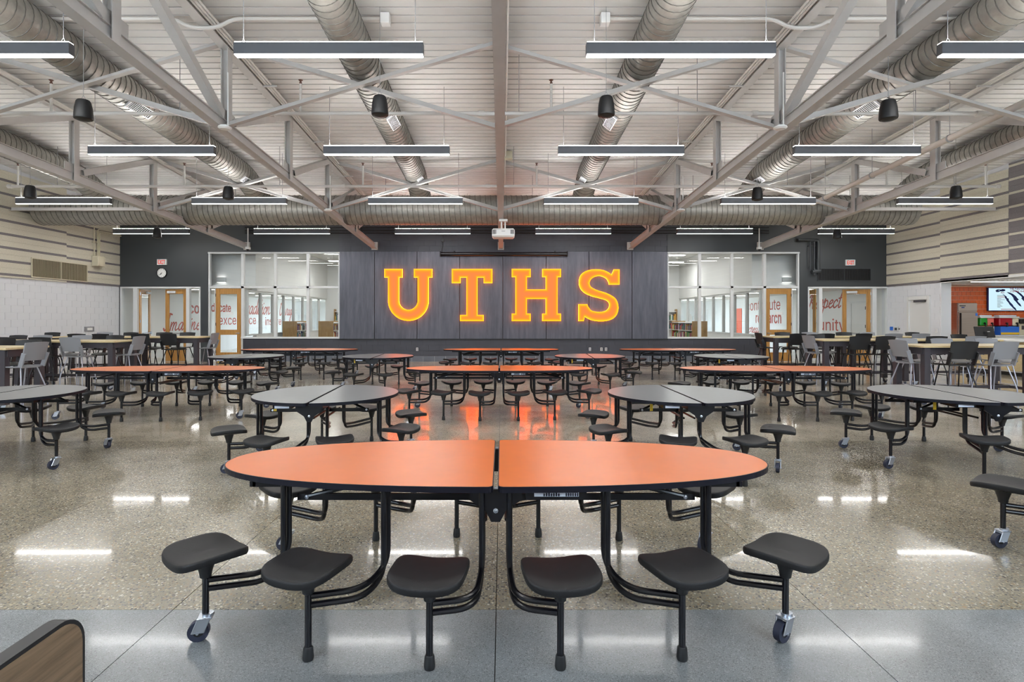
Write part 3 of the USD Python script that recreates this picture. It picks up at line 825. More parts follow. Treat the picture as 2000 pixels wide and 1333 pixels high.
def scr(poly):      # pixel polygon relative to the upper left corner of the screen
    return Polygon([(x * q, H_ - y * H_ / 46.5) for x, y in poly])


def on_screen(name, geom, m, d=0.0):
    me = wall_poly_face(prism(geom, 0.002))
    me.apply_translation([0, -0.0245 - d, 0])
    part(ms, name, me, m, smooth=False)


jag = lambda pts: scr(pts)
on_screen('claw_mark', jag([(27.5, 12), (32, 15), (36, 18), (37, 21), (40, 22), (40, 25), (43, 29), (48, 34), (50, 38), (53, 40), (56, 46), (52, 44), (47, 39), (42, 34), (39, 29), (36, 26), (35, 23), (33, 21), (32, 17)]), M['screen_ink'])
on_screen('claw_mark', jag([(36, 9), (42, 10), (48, 12.5), (54, 17), (57, 21), (60, 24), (57, 26), (59, 29), (63, 33), (65, 38), (61, 36), (58, 33), (54, 28), (50, 24), (49, 20), (45, 15), (40, 12)]), M['screen_ink'])
on_screen('claw_mark', jag([(47, 4), (56, 7), (64, 12), (70, 18), (73, 22), (71, 24), (75, 29), (78, 36), (73, 32), (69, 26), (65, 22), (66, 19), (62, 15), (55, 9)]), M['screen_ink'])
on_screen('emblem', unary_union([scr([(14, 6.5), (17, 4), (21, 3.5), (25, 4.2), (28, 3), (32, 3.6), (34, 5.5), (31, 7.5), (27, 8), (24, 7.4), (20, 9), (16, 9)]).difference(scr([(19, 5.5), (23, 5), (22, 6.4)]))]), M['screen_ink'])
for t, x, y_, h, m in (('THE PANTHER', 41.5, 4.6, 3.4, 'screen_red'), ('COFFEE SHOP', 43, 9.4, 3.4, 'screen_red'), ('Menu', 24.5, 11.2, 2.0, 'screen_red')):
    me = wall_poly_face(words_mesh(t, h * q, 0.002, bold=True))
    me.apply_translation([x * q, -0.025, H_ - y_ * H_ / 46.5])
    part(ms, 'lettering', me, M[m], smooth=False)
for i in range(12):
    yy = 15.5 + i * 2.1
    wd = [13, 16, 17, 8, 15, 7, 11, 12, 6, 8, 10, 6][i]
    on_screen('menu_line', scr([(17.5, yy), (17.5 + wd, yy), (17.5 + wd, yy + 0.7), (17.5, yy + 0.7)]), M['screen_red'] if i in (1, 2) else M['cable'])
on_screen('menu_line', scr([(25, 42.6), (50, 42.6), (50, 43.5), (25, 43.5)]), M['screen_red'])
# back counter and machines
bc = thing('back_counter', 'white back counter along the orange tiled wall', 'counter', (0, 0, 0))
part(bc, 'worktop', CB(16.62, 20.1, 19.6, 20.28, 0.93, 0.97, 0.006), M['white_plastic'])
part(bc, 'cabinet', B(16.64, 20.08, 19.64, 20.28, 0.1, 0.93), M['white_smooth'], smooth=False)
JU = [('green and pink', (34, 148, 50), (226, 110, 100), 1907.5, 1935), ('red and cream', (168, 22, 36), (226, 214, 186), 1944.5, 1983)]
for i, (nm, ca, cb, pa, pb) in enumerate(JU):
    Yd = 19.95
    x0, x1 = fx(pa, Yd), fx(pb, Yd)
    w = x1 - x0
    j = thing('drink_dispenser', f'cold drink dispenser with {nm} bowls on the back counter', 'drink dispenser', ((x0 + x1) / 2, Yd, 0.97))
    part(j, 'base', CB(-w / 2 + 0.02, w / 2 - 0.02, -0.18, 0.2, 0.0, 0.31, 0.01), M['blue'] if i else M['white_plastic'])
    split = 0.55 if i == 0 else 0.68
    xm = -w / 2 + w * split
    for nm2, a, b, c in (('bowl', -w / 2, xm - 0.005, ca), ('bowl', xm + 0.005, w / 2, cb)):
        mm = mat(f'juice_{i}_{"ab"[a > -w / 2]}', c, 0.15)
        bw = part(j, nm2, CB(a, b, -0.16, 0.14, 0.33, 0.60, 0.03), mm)
        part(bw, 'spout', [cyl(((a + b) / 2, -0.2, 0.42), ((a + b) / 2, -0.15, 0.42), 0.03), cyl(((a + b) / 2, -0.21, 0.30), ((a + b) / 2, -0.21, 0.44), 0.022)], M['black_matte'])
    part(j, 'lid', CB(-w / 2 - 0.01, w / 2 + 0.01, -0.17, 0.15, 0.60, 0.66, 0.015), M['white_plastic'])
    part(j, 'header', CB(-w / 2 + 0.02, w / 2 - 0.04, -0.1, 0.1, 0.66, 0.71, 0.01), M['label_white'])
    if i:
        part(j, 'picture_strip', B(-w / 2 + 0.03, w / 2 - 0.03, -0.186, -0.18, 0.02, 0.1), M['yellow'], smooth=False)
cm = thing('coffee_machine', 'beige and black coffee brewer on the back counter', 'coffee machine', (fx(1991, 19.95), 19.95, 0.97))
part(cm, 'body', CB(-0.14, 0.14, -0.15, 0.2, 0.0, 0.42, 0.01), M['beige'])
part(cm, 'head', CB(-0.15, 0.15, -0.22, 0.2, 0.42, 0.56, 0.012), M['black_matte'])
part(cm, 'lid', CB(-0.12, 0.08, -0.12, 0.12, 0.56, 0.62, 0.01), M['stainless'])
part(cm, 'button_panel', B(-0.06, 0.05, -0.156, -0.15, 0.2, 0.34), M['table_frame'], smooth=False)
ct = thing('shop_counter', 'white topped coffee shop counter with a maple front', 'counter', (0, 0, 0))
part(ct, 'worktop', CB(XR - 0.2, XR + 0.62, 10.0, 17.2, 0.93, 0.97, 0.006), M['white_plastic'])
part(ct, 'body', B(XR - 0.05, XR + 0.55, 10.05, 17.15, 0.1, 0.93), M['white_smooth'], smooth=False)
for k in range(5):
    part(ct, 'front_panel', B(XR - 0.09, XR - 0.05, 10.06 + k * 1.42, 11.46 + k * 1.42, 0.14, 0.92), M['maple'], smooth=False)
part(ct, 'toe_kick', B(XR - 0.0, XR + 0.5, 10.05, 17.15, 0, 0.1), M['black_matte'], smooth=False)
ps = thing('cash_register', 'black till screen on the coffee shop counter', 'till', (14.05, 16.35, 0.97), 8)
sc = CB(-0.32, 0.32, -0.02, 0.02, 0.03, 0.36, 0.01)
sc.apply_transform(trimesh.transformations.rotation_matrix(-0.22, [1, 0, 0], [0, 0, 0.03]))
part(ps, 'screen_back', sc, M['black_matte'])
part(ps, 'stand', [CB(-0.05, 0.05, -0.01, 0.08, 0.0, 0.2, 0.006)], M['black_matte'])
part(ps, 'base', CB(-0.12, 0.12, -0.08, 0.14, 0, 0.02, 0.004), M['black_matte'])
part(ps, 'badge', B(-0.03, 0.05, -0.08, -0.07, 0.2, 0.215), M['white_plastic'], smooth=False)

# white door and devices on the right wall
d = door('flush white door in the white block wall beside the coffee shop')
part(d, 'door_leaf', B(XR - 0.002, XR + 0.01, D0 + 0.09, D1 - 0.09, 0.0, DZ - 0.12), M['white_smooth'], smooth=False)
part(d, 'door_frame', [CB(XR - 0.05, XR + 0.01, D0, D0 + 0.09, 0, DZ, 0.006), CB(XR - 0.05, XR + 0.01, D1 - 0.09, D1, 0, DZ, 0.006), CB(XR - 0.05, XR + 0.01, D0 + 0.09, D1 - 0.09, DZ - 0.12, DZ, 0.006)], M['white_smooth'])
part(d, 'closer', CB(XR - 0.06, XR - 0.002, 18.45, 18.95, DZ - 0.2, DZ - 0.13, 0.008), M['table_frame'])
part(d, 'door_handle', [cyl((XR - 0.06, 18.42, 1.0), (XR, 18.42, 1.0), 0.02), cyl((XR - 0.06, 18.42, 1.0), (XR - 0.06, 18.54, 1.0), 0.011)], M['zinc'])


def plate(name, label, cat, px, py, Y, w, h, m, X=None, detail=None, dm=None):
    """A small device: a plate on the far wall, or on a side wall when X is given."""
    if X is None:
        p = thing(name, label, cat, (fx(px), YF - 0.006, fz(py)))
        part(p, 'plate', CB(-w / 2, w / 2, -0.022, 0, -h / 2, h / 2, 0.004), m)
        if detail:
            part(p, detail, [B(-w * 0.2, w * 0.2, -0.027, -0.022, h * 0.08, h * 0.36), B(-w * 0.2, w * 0.2, -0.027, -0.022, -h * 0.36, -h * 0.08)], dm, smooth=False)
    else:
        Y = X * F / (px - CX)
        s = -1 if X > 0 else 1
        p = thing(name, label, cat, (X + s * 0.012, Y, EYE - (py - HY) * Y / F), 90 if X > 0 else -90)
        part(p, 'plate', CB(-w / 2, w / 2, -0.0 if False else 0.0, 0.03, -h / 2, h / 2, 0.004), m)
        if detail:
            part(p, detail, B(-w * 0.28, w * 0.28, 0.03, 0.036, -h * 0.25, h * 0.25), dm, smooth=False)
    return p


for px_, lbl in ((815, 'left of centre'), (1152, 'right of centre'), (1174.5, 'the left one of a pair'), (1183.5, 'the right one of a pair')):
    plate('wall_outlet', f'small white outlet low on the dark wall, {lbl}', 'outlet', px_, 682.5, YF, 0.075, 0.12, M['white_plastic'], detail='socket', dm=M['table_frame'])
plate('call_box', 'small blue box on the white wall beside the corner', 'wall device', 1742.5, 642, 0, 0.13, 0.13, M['blue'], X=XR)
plate('card_reader', 'square white access panel with black centre near the corner', 'wall device', 1752, 643, 0, 0.2, 0.17, M['alum'], X=XR, detail='reader_face', dm=M['black_matte'])
plate('light_switch', 'narrow switch plate right of the access panel', 'light switch', 1758.5, 643, 0, 0.08, 0.12, M['white_plastic'], X=XR, detail='rocker', dm=M['table_frame'])
plate('light_switch', 'white switch plate right of the white door', 'light switch', 1830.5, 646, 0, 0.09, 0.14, M['white_plastic'], X=XR, detail='rocker', dm=M['white_smooth'])
wd = plate('wall_dispenser', 'pale lilac double dispenser on the left white wall', 'wall device', 173, 643, 0, 0.42, 0.16, M['gray_plastic'], X=XL, detail='front_plate', dm=M['white_plastic'])

# ------------------------------------------------------------------ sign wall
edges = [663.5, 732, 815, 898, 982, 1066.5, 1150, 1234, 1303.5]
sw = thing('sign_backdrop', 'dark steel sheets behind the glowing letters', 'wall panelling')
for a, b in zip(edges[:-1], edges[1:]):
    part(sw, 'steel_sheet', CB(fx(a) + 0.008, fx(b) - 0.008, YF - 0.045, YF - 0.006, fz(662), fz(492), 0.004), M['sign_steel'], smooth=False)
part(sw, 'bottom_trim', B(fx(663.5), fx(1303.5), YF - 0.06, YF - 0.006, fz(664), fz(662)), M['black_matte'], smooth=False)

LY = YF - 0.17
lx = lambda x, s, o: (x / s + o - CX) * LY / F
lz = lambda y, s, o: EYE - (y / s + o - HY) * LY / F
P1 = lambda pts: Polygon([(lx(x, 3.3333, 700), lz(y, 3.3333, 420)) for x, y in pts])
R1 = lambda x0, y0, x1, y1: P1([(x0, y0), (x1, y0), (x1, y1), (x0, y1)])
arc = lambda cx, cy, r, a0, a1, n=28: [(cx + r * math.cos(math.radians(t)), cy + r * math.sin(math.radians(t))) for t in np.linspace(a0, a1, n)]
U_ = unary_union([R1(168, 352, 288, 408), R1(360, 352, 482, 408), P1([(192, 400), (265, 400), (265, 558)] + arc(325, 558, 60, 180, 0) + [(385, 400), (458, 400), (458, 558)] + arc(325, 558, 133, 0, 180))])
T_l = unary_union([R1(607, 352, 873, 408), R1(607, 400, 665, 444), R1(815, 400, 873, 444), R1(703, 400, 776, 660), R1(661, 652, 816, 692)])
H_l = unary_union([R1(998, 352, 1122, 405), R1(1197, 352, 1320, 405), R1(1022, 400, 1097, 650), R1(1220, 400, 1297, 650), R1(1090, 485, 1230, 547), R1(998, 643, 1122, 692), R1(1197, 643, 1320, 692)])


def smooth_run(pts):
    return [tuple(p) for p in spline(pts, 5)]


sp = [(432, 378), (432, 494), (350, 494)] + smooth_run([(348, 480), (330, 450), (295, 432), (258, 431), (222, 447), (204, 474), (206, 500), (226, 521), (270, 540), (320, 555), (370, 578), (404, 606), (421, 645), (423, 688), (408, 730), (375, 760), (325, 775), (270, 777), (215, 767), (180, 750), (166, 741)]) \
    + [(158, 776), (116, 776), (116, 645), (185, 645)] + smooth_run([(190, 660), (213, 690), (247, 701), (290, 703), (325, 695), (346, 676), (353, 650), (345, 628), (320, 612), (270, 598), (220, 585), (165, 560), (132, 525), (120, 480), (130, 430), (160, 398), (205, 381), (260, 377), (310, 384), (350, 402), (370, 418)]) + [(388, 378)]
S_ = Polygon([(lx(x, 3.92, 1100), lz(y, 3.92, 430)) for x, y in sp]).buffer(0)
GLOW = usdkit.material(stage, f'{LOOKS}/letter_glow', {
    'a': ('attribute', {'attribute': 'edge'}),
    'r': ('rgb_ramp', {'ramp': [(0.0, (3.9, 0.86, 0.03)), (0.14, (3.8, 0.68, 0.025)), (0.34, (3.4, 0.40, 0.03)), (0.62, (3.2, 0.30, 0.05)), (1.0, (3.1, 0.27, 0.075))]}),
    'e': ('emission', {'strength': 1.0})}, [('a.fac', 'r.fac'), ('r.color', 'e.color')], surface='e.emission')
HALO = emit('letter_halo', (1.0, 0.17, 0.04), 12.0)
RETURN = emit('letter_return', (9.0, 2.3, 0.3), 1.0)
for ch, g in (('U', U_), ('T', T_l), ('H', H_l), ('S', S_)):
    t = thing('sign_letter', f'glowing orange slab-serif letter {ch} on the dark steel sheets', 'sign letter', group='glowing letters of the wall sign')
    dmax = 0.21
    steps = [0.0, 0.012, 0.03, 0.05, 0.075, 0.1, 0.13, 0.16, 0.19]
    V, Fc, A = [], [], []
    for i, d0 in enumerate(steps):
        outer = g.buffer(-d0, join_style=2) if d0 else g
        inner = g.buffer(-steps[i + 1], join_style=2) if i + 1 < len(steps) else None
        if outer.is_empty:
            break
        ring = outer if inner is None or inner.is_empty else outer.difference(inner)
        for p in getattr(ring, 'geoms', [ring]):
            if p.geom_type != 'Polygon' or p.area < 1e-8:
                continue
            v, f = trimesh.creation.triangulate_polygon(p, engine='earcut')
            from shapely import points as _pts, distance as _dist
            dd_ = _dist(_pts(np.asarray(v)), g.boundary)
            Fc.append(np.asarray(f) + sum(len(x) for x in V))
            V.append(np.asarray(v))
            A.append(np.clip(dd_ / 0.19, 0, 1))
    V, Fc, A = np.vstack(V), np.vstack(Fc), np.concatenate(A)
    V3 = np.stack([V[:, 0], np.full(len(V), LY), V[:, 1]], 1)
    fm = trimesh.Trimesh(V3, Fc, process=False)
    nrm = np.cross(V3[Fc[:, 1]] - V3[Fc[:, 0]], V3[Fc[:, 2]] - V3[Fc[:, 0]])
    Fc = np.where((nrm[:, 1] > 0)[:, None], Fc[:, ::-1], Fc)
    face = part(t, 'face', (V3, Fc), GLOW, smooth=False)
    UsdGeom.PrimvarsAPI(face).CreatePrimvar('edge', Sdf.ValueTypeNames.FloatArray, 'vertex').Set(Vt.FloatArray.FromNumpy(A.astype(np.float32)))
    sides = wall_poly_face(prism(g.difference(g.buffer(-0.008, join_style=2)), 0.06))
    sides.apply_translation([0, LY + 0.0605, 0])
    part(t, 'return', sides, RETURN, smooth=False)
    back = wall_poly_face(prism(g.buffer(-0.03), 0.006))
    back.apply_translation([0, LY + 0.075, 0])
    part(t, 'halo_lamp', back, HALO, smooth=False)

# projection screen housing and its cable
ph = thing('projection_screen', 'black rolled projection screen housing above the letters', 'projection screen', (fx(984), YF - 0.16, fz(497.5)))
w2 = (1106 - 862) / 2 * PXM
part(ph, 'housing', [cyl((-w2, 0, 0), (w2, 0, 0), 0.075, 18)], M['black_steel'])
part(ph, 'end_cap', [CB(-w2 - 0.03, -w2, -0.09, 0.1, -0.09, 0.1, 0.01)], M['black_matte'])
part(ph, 'end_cap', [CB(w2, w2 + 0.03, -0.09, 0.1, -0.09, 0.1, 0.01)], M['black_matte'])
part(ph, 'wall_bracket', [B(-w2 * 0.8, -w2 * 0.8 + 0.06, 0.05, 0.13, -0.04, 0.12), B(w2 * 0.8, w2 * 0.8 + 0.06, 0.05, 0.13, -0.04, 0.12)], M['black_matte'], smooth=False)
jb = thing('junction_box', 'small dark box and cable above the projection screen', 'electrical box', (fx(865), YF - 0.01, fz(470)))
part(jb, 'box', CB(-0.05, 0.05, -0.09, 0, -0.06, 0.06, 0.006), M['charcoal'])
part(jb, 'cable', tube(fillet([(0, -0.04, -0.06), (0.01, -0.04, -0.2), (-0.03, -0.05, -0.35), (-0.02, -0.1, -0.5)], 0.05), 0.008, 8), M['black_matte'])
part(jb, 'conduit', cyl((0, -0.03, 0.06), (0, -0.03, 0.55), 0.014), M['charcoal'])


# exit signs and clock
def exit_sign(px, py, label):
    e = thing('exit_sign', label, 'exit sign', (fx(px), YF - 0.002, fz(py)))
    part(e, 'housing', CB(-0.17, 0.17, -0.06, 0, -0.105, 0.105, 0.008), M['alum'])
    part(e, 'face_plate', B(-0.15, 0.15, -0.064, -0.058, -0.09, 0.09), M['alum'], smooth=False)
    w = words_mesh('EXIT', 0.135, 0.003, bold=True)
    bb = w.bounds
    w.apply_scale([0.25 / (bb[1][0] - bb[0][0]), 1, 1])
    w = wall_poly_face(w)
    bb = w.bounds
    w.apply_translation([-(bb[0][0] + bb[1][0]) / 2, -0.064, -(bb[0][2] + bb[1][2]) / 2])
    part(e, 'lettering', w, M['exit_red'], smooth=False)


exit_sign(317.5, 512.5, 'lit red EXIT sign on the dark wall above the clock')
exit_sign(1659.5, 513.5, 'lit red EXIT sign on the dark wall above the vent')
ck = thing('wall_clock', 'round white wall clock with black rim', 'clock', (fx(317), YF - 0.002, fz(533.5)))
ring = lambda r0, r1, y0, y1, n=32: moved(trimesh.creation.annulus(r0, r1, y1 - y0, sections=n), (0, 0, 0))


def facing(m, y):
    m = wall_poly_face(m)
    b = m.bounds
    m.apply_translation([0, y - b[0][1], 0])
    return m


part(ck, 'rim', facing(ring(0.165, 0.185, 0, 0.05), -0.05), M['black_matte'])
part(ck, 'dial', facing(trimesh.creation.cylinder(0.167, 0.02, sections=32), -0.03), M['white_plastic'])
part(ck, 'hour_marks', facing(trimesh.util.concatenate([moved(moved(B(-0.006, 0.006, 0.125, 0.15, 0, 0.002), rz=30 * i)) for i in range(12)]), -0.033), M['black_matte'])
part(ck, 'hour_hand', facing(moved(B(-0.007, 0.007, -0.01, 0.08, 0, 0.002), rz=148), -0.035), M['black_matte'])
part(ck, 'minute_hand', facing(moved(B(-0.005, 0.005, -0.02, 0.125, 0, 0.002), rz=132), -0.037), M['black_matte'])


# vents
def vent(label, px0, px1, py0, py1, X, frame_m, grid_m, n):
    v = thing('wall_vent', label, 'vent')
    if X is None:
        x0, x1, z0, z1 = fx(px0), fx(px1), fz(py1), fz(py0)
        bx = lambda a, b, c, d, t0, t1: B(x0 + a * (x1 - x0), x0 + b * (x1 - x0), YF - t1, YF - t0, z0 + c * (z1 - z0), z0 + d * (z1 - z0))
    else:
        ya, yb = X * F / (px0 - CX), X * F / (px1 - CX)
        z1 = EYE - (py0 - HY) * ya / F
        z0 = EYE - (py1 - HY) * ya / F
        bx = lambda a, b, c, d, t0, t1: B(X + 0.055 + t0, X + 0.055 + t1, ya + a * (yb - ya), ya + b * (yb - ya), z0 + c * (z1 - z0), z0 + d * (z1 - z0))
        part(v, 'sleeve', B(X + 0.03, X + 0.056, ya, yb, z0, z1), frame_m, smooth=False)
    fa, fb_ = 0.012, 0.05
    part(v, 'frame', [bx(0, 1, 0, fb_, 0, 0.02), bx(0, 1, 1 - fb_, 1, 0, 0.02), bx(0, fa, fb_, 1 - fb_, 0, 0.02), bx(1 - fa, 1, fb_, 1 - fb_, 0, 0.02), bx(0.495, 0.505, fb_, 1 - fb_, 0, 0.02)], frame_m, smooth=False)
    part(v, 'backing', bx(0, 1, 0, 1, 0, 0.003), grid_m, smooth=False)
    part(v, 'louvre', [bx(a, a + 0.35 / n, fb_, 1 - fb_, 0.004, 0.015) for a in np.arange(fa, 1 - fa, 1.0 / n) if not 0.48 < a < 0.51], grid_m, smooth=False)
    return v


vent('wide beige return vent on the left tan panels', 57, 167, 503, 542, XL, M['beige'], M['beige_dark'], 42)
vent('wide dark return vent above the right entrance screen', 1596, 1701, 524.5, 549, None, M['charcoal'], M['black_matte'], 42)
Yb = XL * F / (183 - CX)
eb = thing('electrical_box', 'beige electrical box with conduits on the left tan panels', 'electrical box', (XL + 0.05, 19.05, fz(511, 19.05)))
part(eb, 'box', CB(0, 0.22, -0.17, 0.17, -0.17, 0.17, 0.008), M['beige'])
for k, dy in enumerate((-0.13, 0.03, 0.08, 0.13)):
    pts = [(0.06, dy, 0.17), (0.06, dy, 1.15 + 0.0 * k)] if k == 0 else [(0.06, dy, 0.17), (0.06, dy, 1.0 + 0.05 * (3 - k)), (0.06, 1.2, 1.02 + 0.05 * (3 - k))]
    part(eb, 'conduit', tube(fillet(pts, 0.1), 0.016, 8), M['beige'])
part(eb, 'strap', B(0.0, 0.085, -0.17, 0.17, 0.62, 0.65), M['beige'], smooth=False)
dp = thing('drain_pipes', 'group of dark pipes on the charcoal wall near the right truss end', 'pipe')
for px_, y0, y1, r in ((1579.5, 470, 527, 0.022), (1587.5, 470, 527, 0.025), (1595, 474, 532, 0.06)):
    part(dp, 'pipe', tube([(fx(px_), YF - 0.1, fz(y0)), (fx(px_), YF - 0.1, fz(y1))], r, 12), M['charcoal'])
part(dp, 'pipe', tube(fillet([(fx(1555), YF - 0.1, fz(470)), (fx(1595), YF - 0.1, fz(470)), (fx(1595), YF - 0.1, fz(480))], 0.08), 0.06, 12), M['charcoal'])
part(dp, 'valve', [cyl((fx(1583), YF - 0.1, fz(532)), (fx(1599), YF - 0.1, fz(530)), 0.07, 12), cyl((fx(1588), YF - 0.1, fz(538)), (fx(1588), YF - 0.1, fz(525)), 0.04, 10)], M['charcoal'])
part(dp, 'bracket', [B(fx(1577), fx(1598), YF - 0.06, YF, fz(482), fz(480))], M['charcoal'], smooth=False)
cw = thing('wall_conduits', 'dark conduits running along the top of the charcoal wall', 'pipe')
for k, zz in enumerate((456, 451, 445)):
    part(cw, 'conduit', cyl((fx(480), YF - 0.06, fz(zz)), (fx(1500), YF - 0.06, fz(zz)), 0.022, 8), M['black_matte'])
for px_ in (700, 1110, 1395):
    part(cw, 'junction_box', CB(fx(px_) - 0.08, fx(px_) + 0.08, YF - 0.09, YF, fz(458), fz(442), 0.006), M['charcoal'])

# ------------------------------------------------------------------ roof trusses
TX = [-9.17, -4.57, -0.03, 4.62, 9.3]
NODES = [1.1, 3.85, 6.6, 9.35, 12.08, 14.82, 17.55]
tl = ['far left', 'left of centre', 'centre', 'right of centre', 'far right']
CH = 0.2
for x, lbl in zip(TX, tl):
    t = thing('roof_truss', f'grey steel roof truss running to the sign wall, {lbl} of the five' if lbl != 'centre' else 'grey steel roof truss in the middle, carrying the projector', 'truss', (x, 0, 0))
    e = YF - 0.05
    part(t, 'bottom_chord', bar((0, YB, chord_z(YB)), (0, e, chord_z(e)), ibeam(0.155, CH)), M['steel'], smooth=False)
    part(t, 'top_chord', bar((0, YB, top_z(YB) - 0.14), (0, e, top_z(e) - 0.14), ibeam(0.16, 0.14)), M['steel'], smooth=False)
    part(t, 'end_plate', CB(-0.11, 0.11, e - 0.03, e + 0.045, chord_z(e) - 0.03, chord_z(e) + CH + 0.05, 0.004), M['steel'])
    central = abs(x) < 1
    for i, yn in enumerate(NODES):
        if central and yn > 5:
            continue
        part(t, 'vertical', [B(-0.06, -0.048, yn - 0.075, yn + 0.075, chord_z(yn) + 0.012, top_z(yn) - 0.12), B(0.048, 0.06, yn - 0.075, yn + 0.075, chord_z(yn) + 0.012, top_z(yn) - 0.12),
                             B(-0.048, 0.048, yn - 0.006, yn + 0.006, chord_z(yn) + 0.012, top_z(yn) - 0.12)], M['steel'], smooth=False)
        if yn > 3:
            part(t, 'gusset', bar((0, yn - 0.28, chord_z(yn) + CH - 0.01), (0, yn + 0.28, chord_z(yn) + CH - 0.02), sbox(-0.008, 0, 0.008, 0.2)), M['steel'], smooth=False)
    if not central:
        prof = unary_union([sbox(-0.065, -0.065, 0.065, 0.065).difference(sbox(-0.055, -0.055, 0.055, 0.055))])
        for a, b in ((3.85, 6.6), (6.6, 9.35)):
            part(t, 'diagonal', bar((0, a + 0.12, top_z(a) - 0.14), (0, b - 0.2, chord_z(b) + CH + 0.05), prof), M['steel'], smooth=False)
        for a, b in ((9.35, 12.08), (12.08, 14.82), (14.82, 17.55), (17.55, 20.2)):
            part(t, 'diagonal', bar((0, a + 0.2, chord_z(a) + CH + 0.05), (0, b - 0.1, top_z(b) - 0.14), prof), M['steel'], smooth=False)

ANG = unary_union([sbox(-0.05, 0, 0.05, 0.012), sbox(-0.05, 0, -0.038, 0.1)])
bays = [XL + 0.05] + TX + [XR - 0.05]
bl = ['against the left wall', 'far left', 'left of centre', 'right of centre', 'far right', 'against the right wall']
for yb_, where in ((9.35, 'nearer'), (15.0, 'farther')):
    for (a, b, lbl) in zip(bays[:-1], bays[1:], bl):
        if 'wall' in lbl:
            if where == 'farther':
                c = thing('wall_strut', f'level steel angle from the outer truss to the {"left" if a < 0 else "right"} wall', 'brace')
                part(c, 'strut_bar', bar((a + 0.06 * (a < 0), 15.68, 4.56), (b - 0.06 * (a > 0), 15.68, 4.56), ANG), M['steel'], smooth=False)
            continue
        c = thing('cross_brace', f'X-shaped steel brace between roof trusses, {where} row, bay {lbl}', 'brace')
        zb, zt = chord_z(yb_) + 0.1, top_z(yb_) - 0.08
        part(c, 'brace_bar', bar((a + 0.06, yb_ - 0.06, zb), (b - 0.06, yb_ - 0.06, zt), ANG), M['steel'], smooth=False)
        part(c, 'brace_bar', bar((a + 0.06, yb_ + 0.06, zt), (b - 0.06, yb_ + 0.06, zb), ANG), M['steel'], smooth=False)



# ------------------------------------------------------------------ ducts
def spiral_duct(path, R, pitch, n=28, per=3, ridge=0.004):
    P = np.array(path, float)
    seg = np.r_[0, np.cumsum(np.linalg.norm(np.diff(P, axis=0), axis=1))]
    s = np.arange(0, seg[-1], pitch / per)
    C = np.stack([np.interp(s, seg, P[:, k]) for k in range(3)], 1)
    T = np.gradient(C, axis=0)
    T /= np.linalg.norm(T, axis=1, keepdims=True)
    th = np.linspace(0, 2 * np.pi, n, endpoint=False)
    N = np.cross(T[0], [0, 0, 1.0])
    N /= np.linalg.norm(N)
    V = []
    for i in range(len(C)):
        N = N - T[i] * np.dot(N, T[i])
        N /= np.linalg.norm(N)
        b = np.cross(T[i], N)
        ph = (s[i] / pitch + th / (2 * np.pi)) % 1.0
        r = R + ridge * np.clip(1 - np.abs(ph - 0.5) * 5.5, 0, 1)
        V.append(C[i] + r[:, None] * (np.outer(np.cos(th), N) + np.outer(np.sin(th), b)))
    V = np.vstack(V)
    i, j = np.meshgrid(np.arange(len(C) - 1), np.arange(n), indexing='ij')
    a, b2 = (i * n + j).ravel(), (i * n + (j + 1) % n).ravel()
    f = np.vstack([np.stack([a, b2, b2 + n], 1), np.stack([a, b2 + n, a + n], 1)])
    k = len(V)
    V = np.vstack([V, C[0], C[-1]])
    caps = [[k, (q + 1) % n, q] for q in range(n)] + [[k + 1, (len(C) - 1) * n + q, (len(C) - 1) * n + (q + 1) % n] for q in range(n)]
    return trimesh.Trimesh(V, np.vstack([f, caps]), process=False)


def duct_seam(path, R, pitch, r=0.007, per=22):
    """The raised helical seam of a spiral duct."""
    P = np.array(path, float)
    seg = np.r_[0, np.cumsum(np.linalg.norm(np.diff(P, axis=0), axis=1))]
    s = np.arange(0, seg[-1], pitch / per)
    C = np.stack([np.interp(s, seg, P[:, k]) for k in range(3)], 1)
    T = np.gradient(C, axis=0)
    T /= np.linalg.norm(T, axis=1, keepdims=True)
    N = np.cross(T, [0, 0, 1.0])
    N /= np.linalg.norm(N, axis=1, keepdims=True)
    b = np.cross(T, N)
    a = 2 * np.pi * s / pitch
    return tube(C + R * (np.cos(a)[:, None] * N + np.sin(a)[:, None] * b), r, 4)


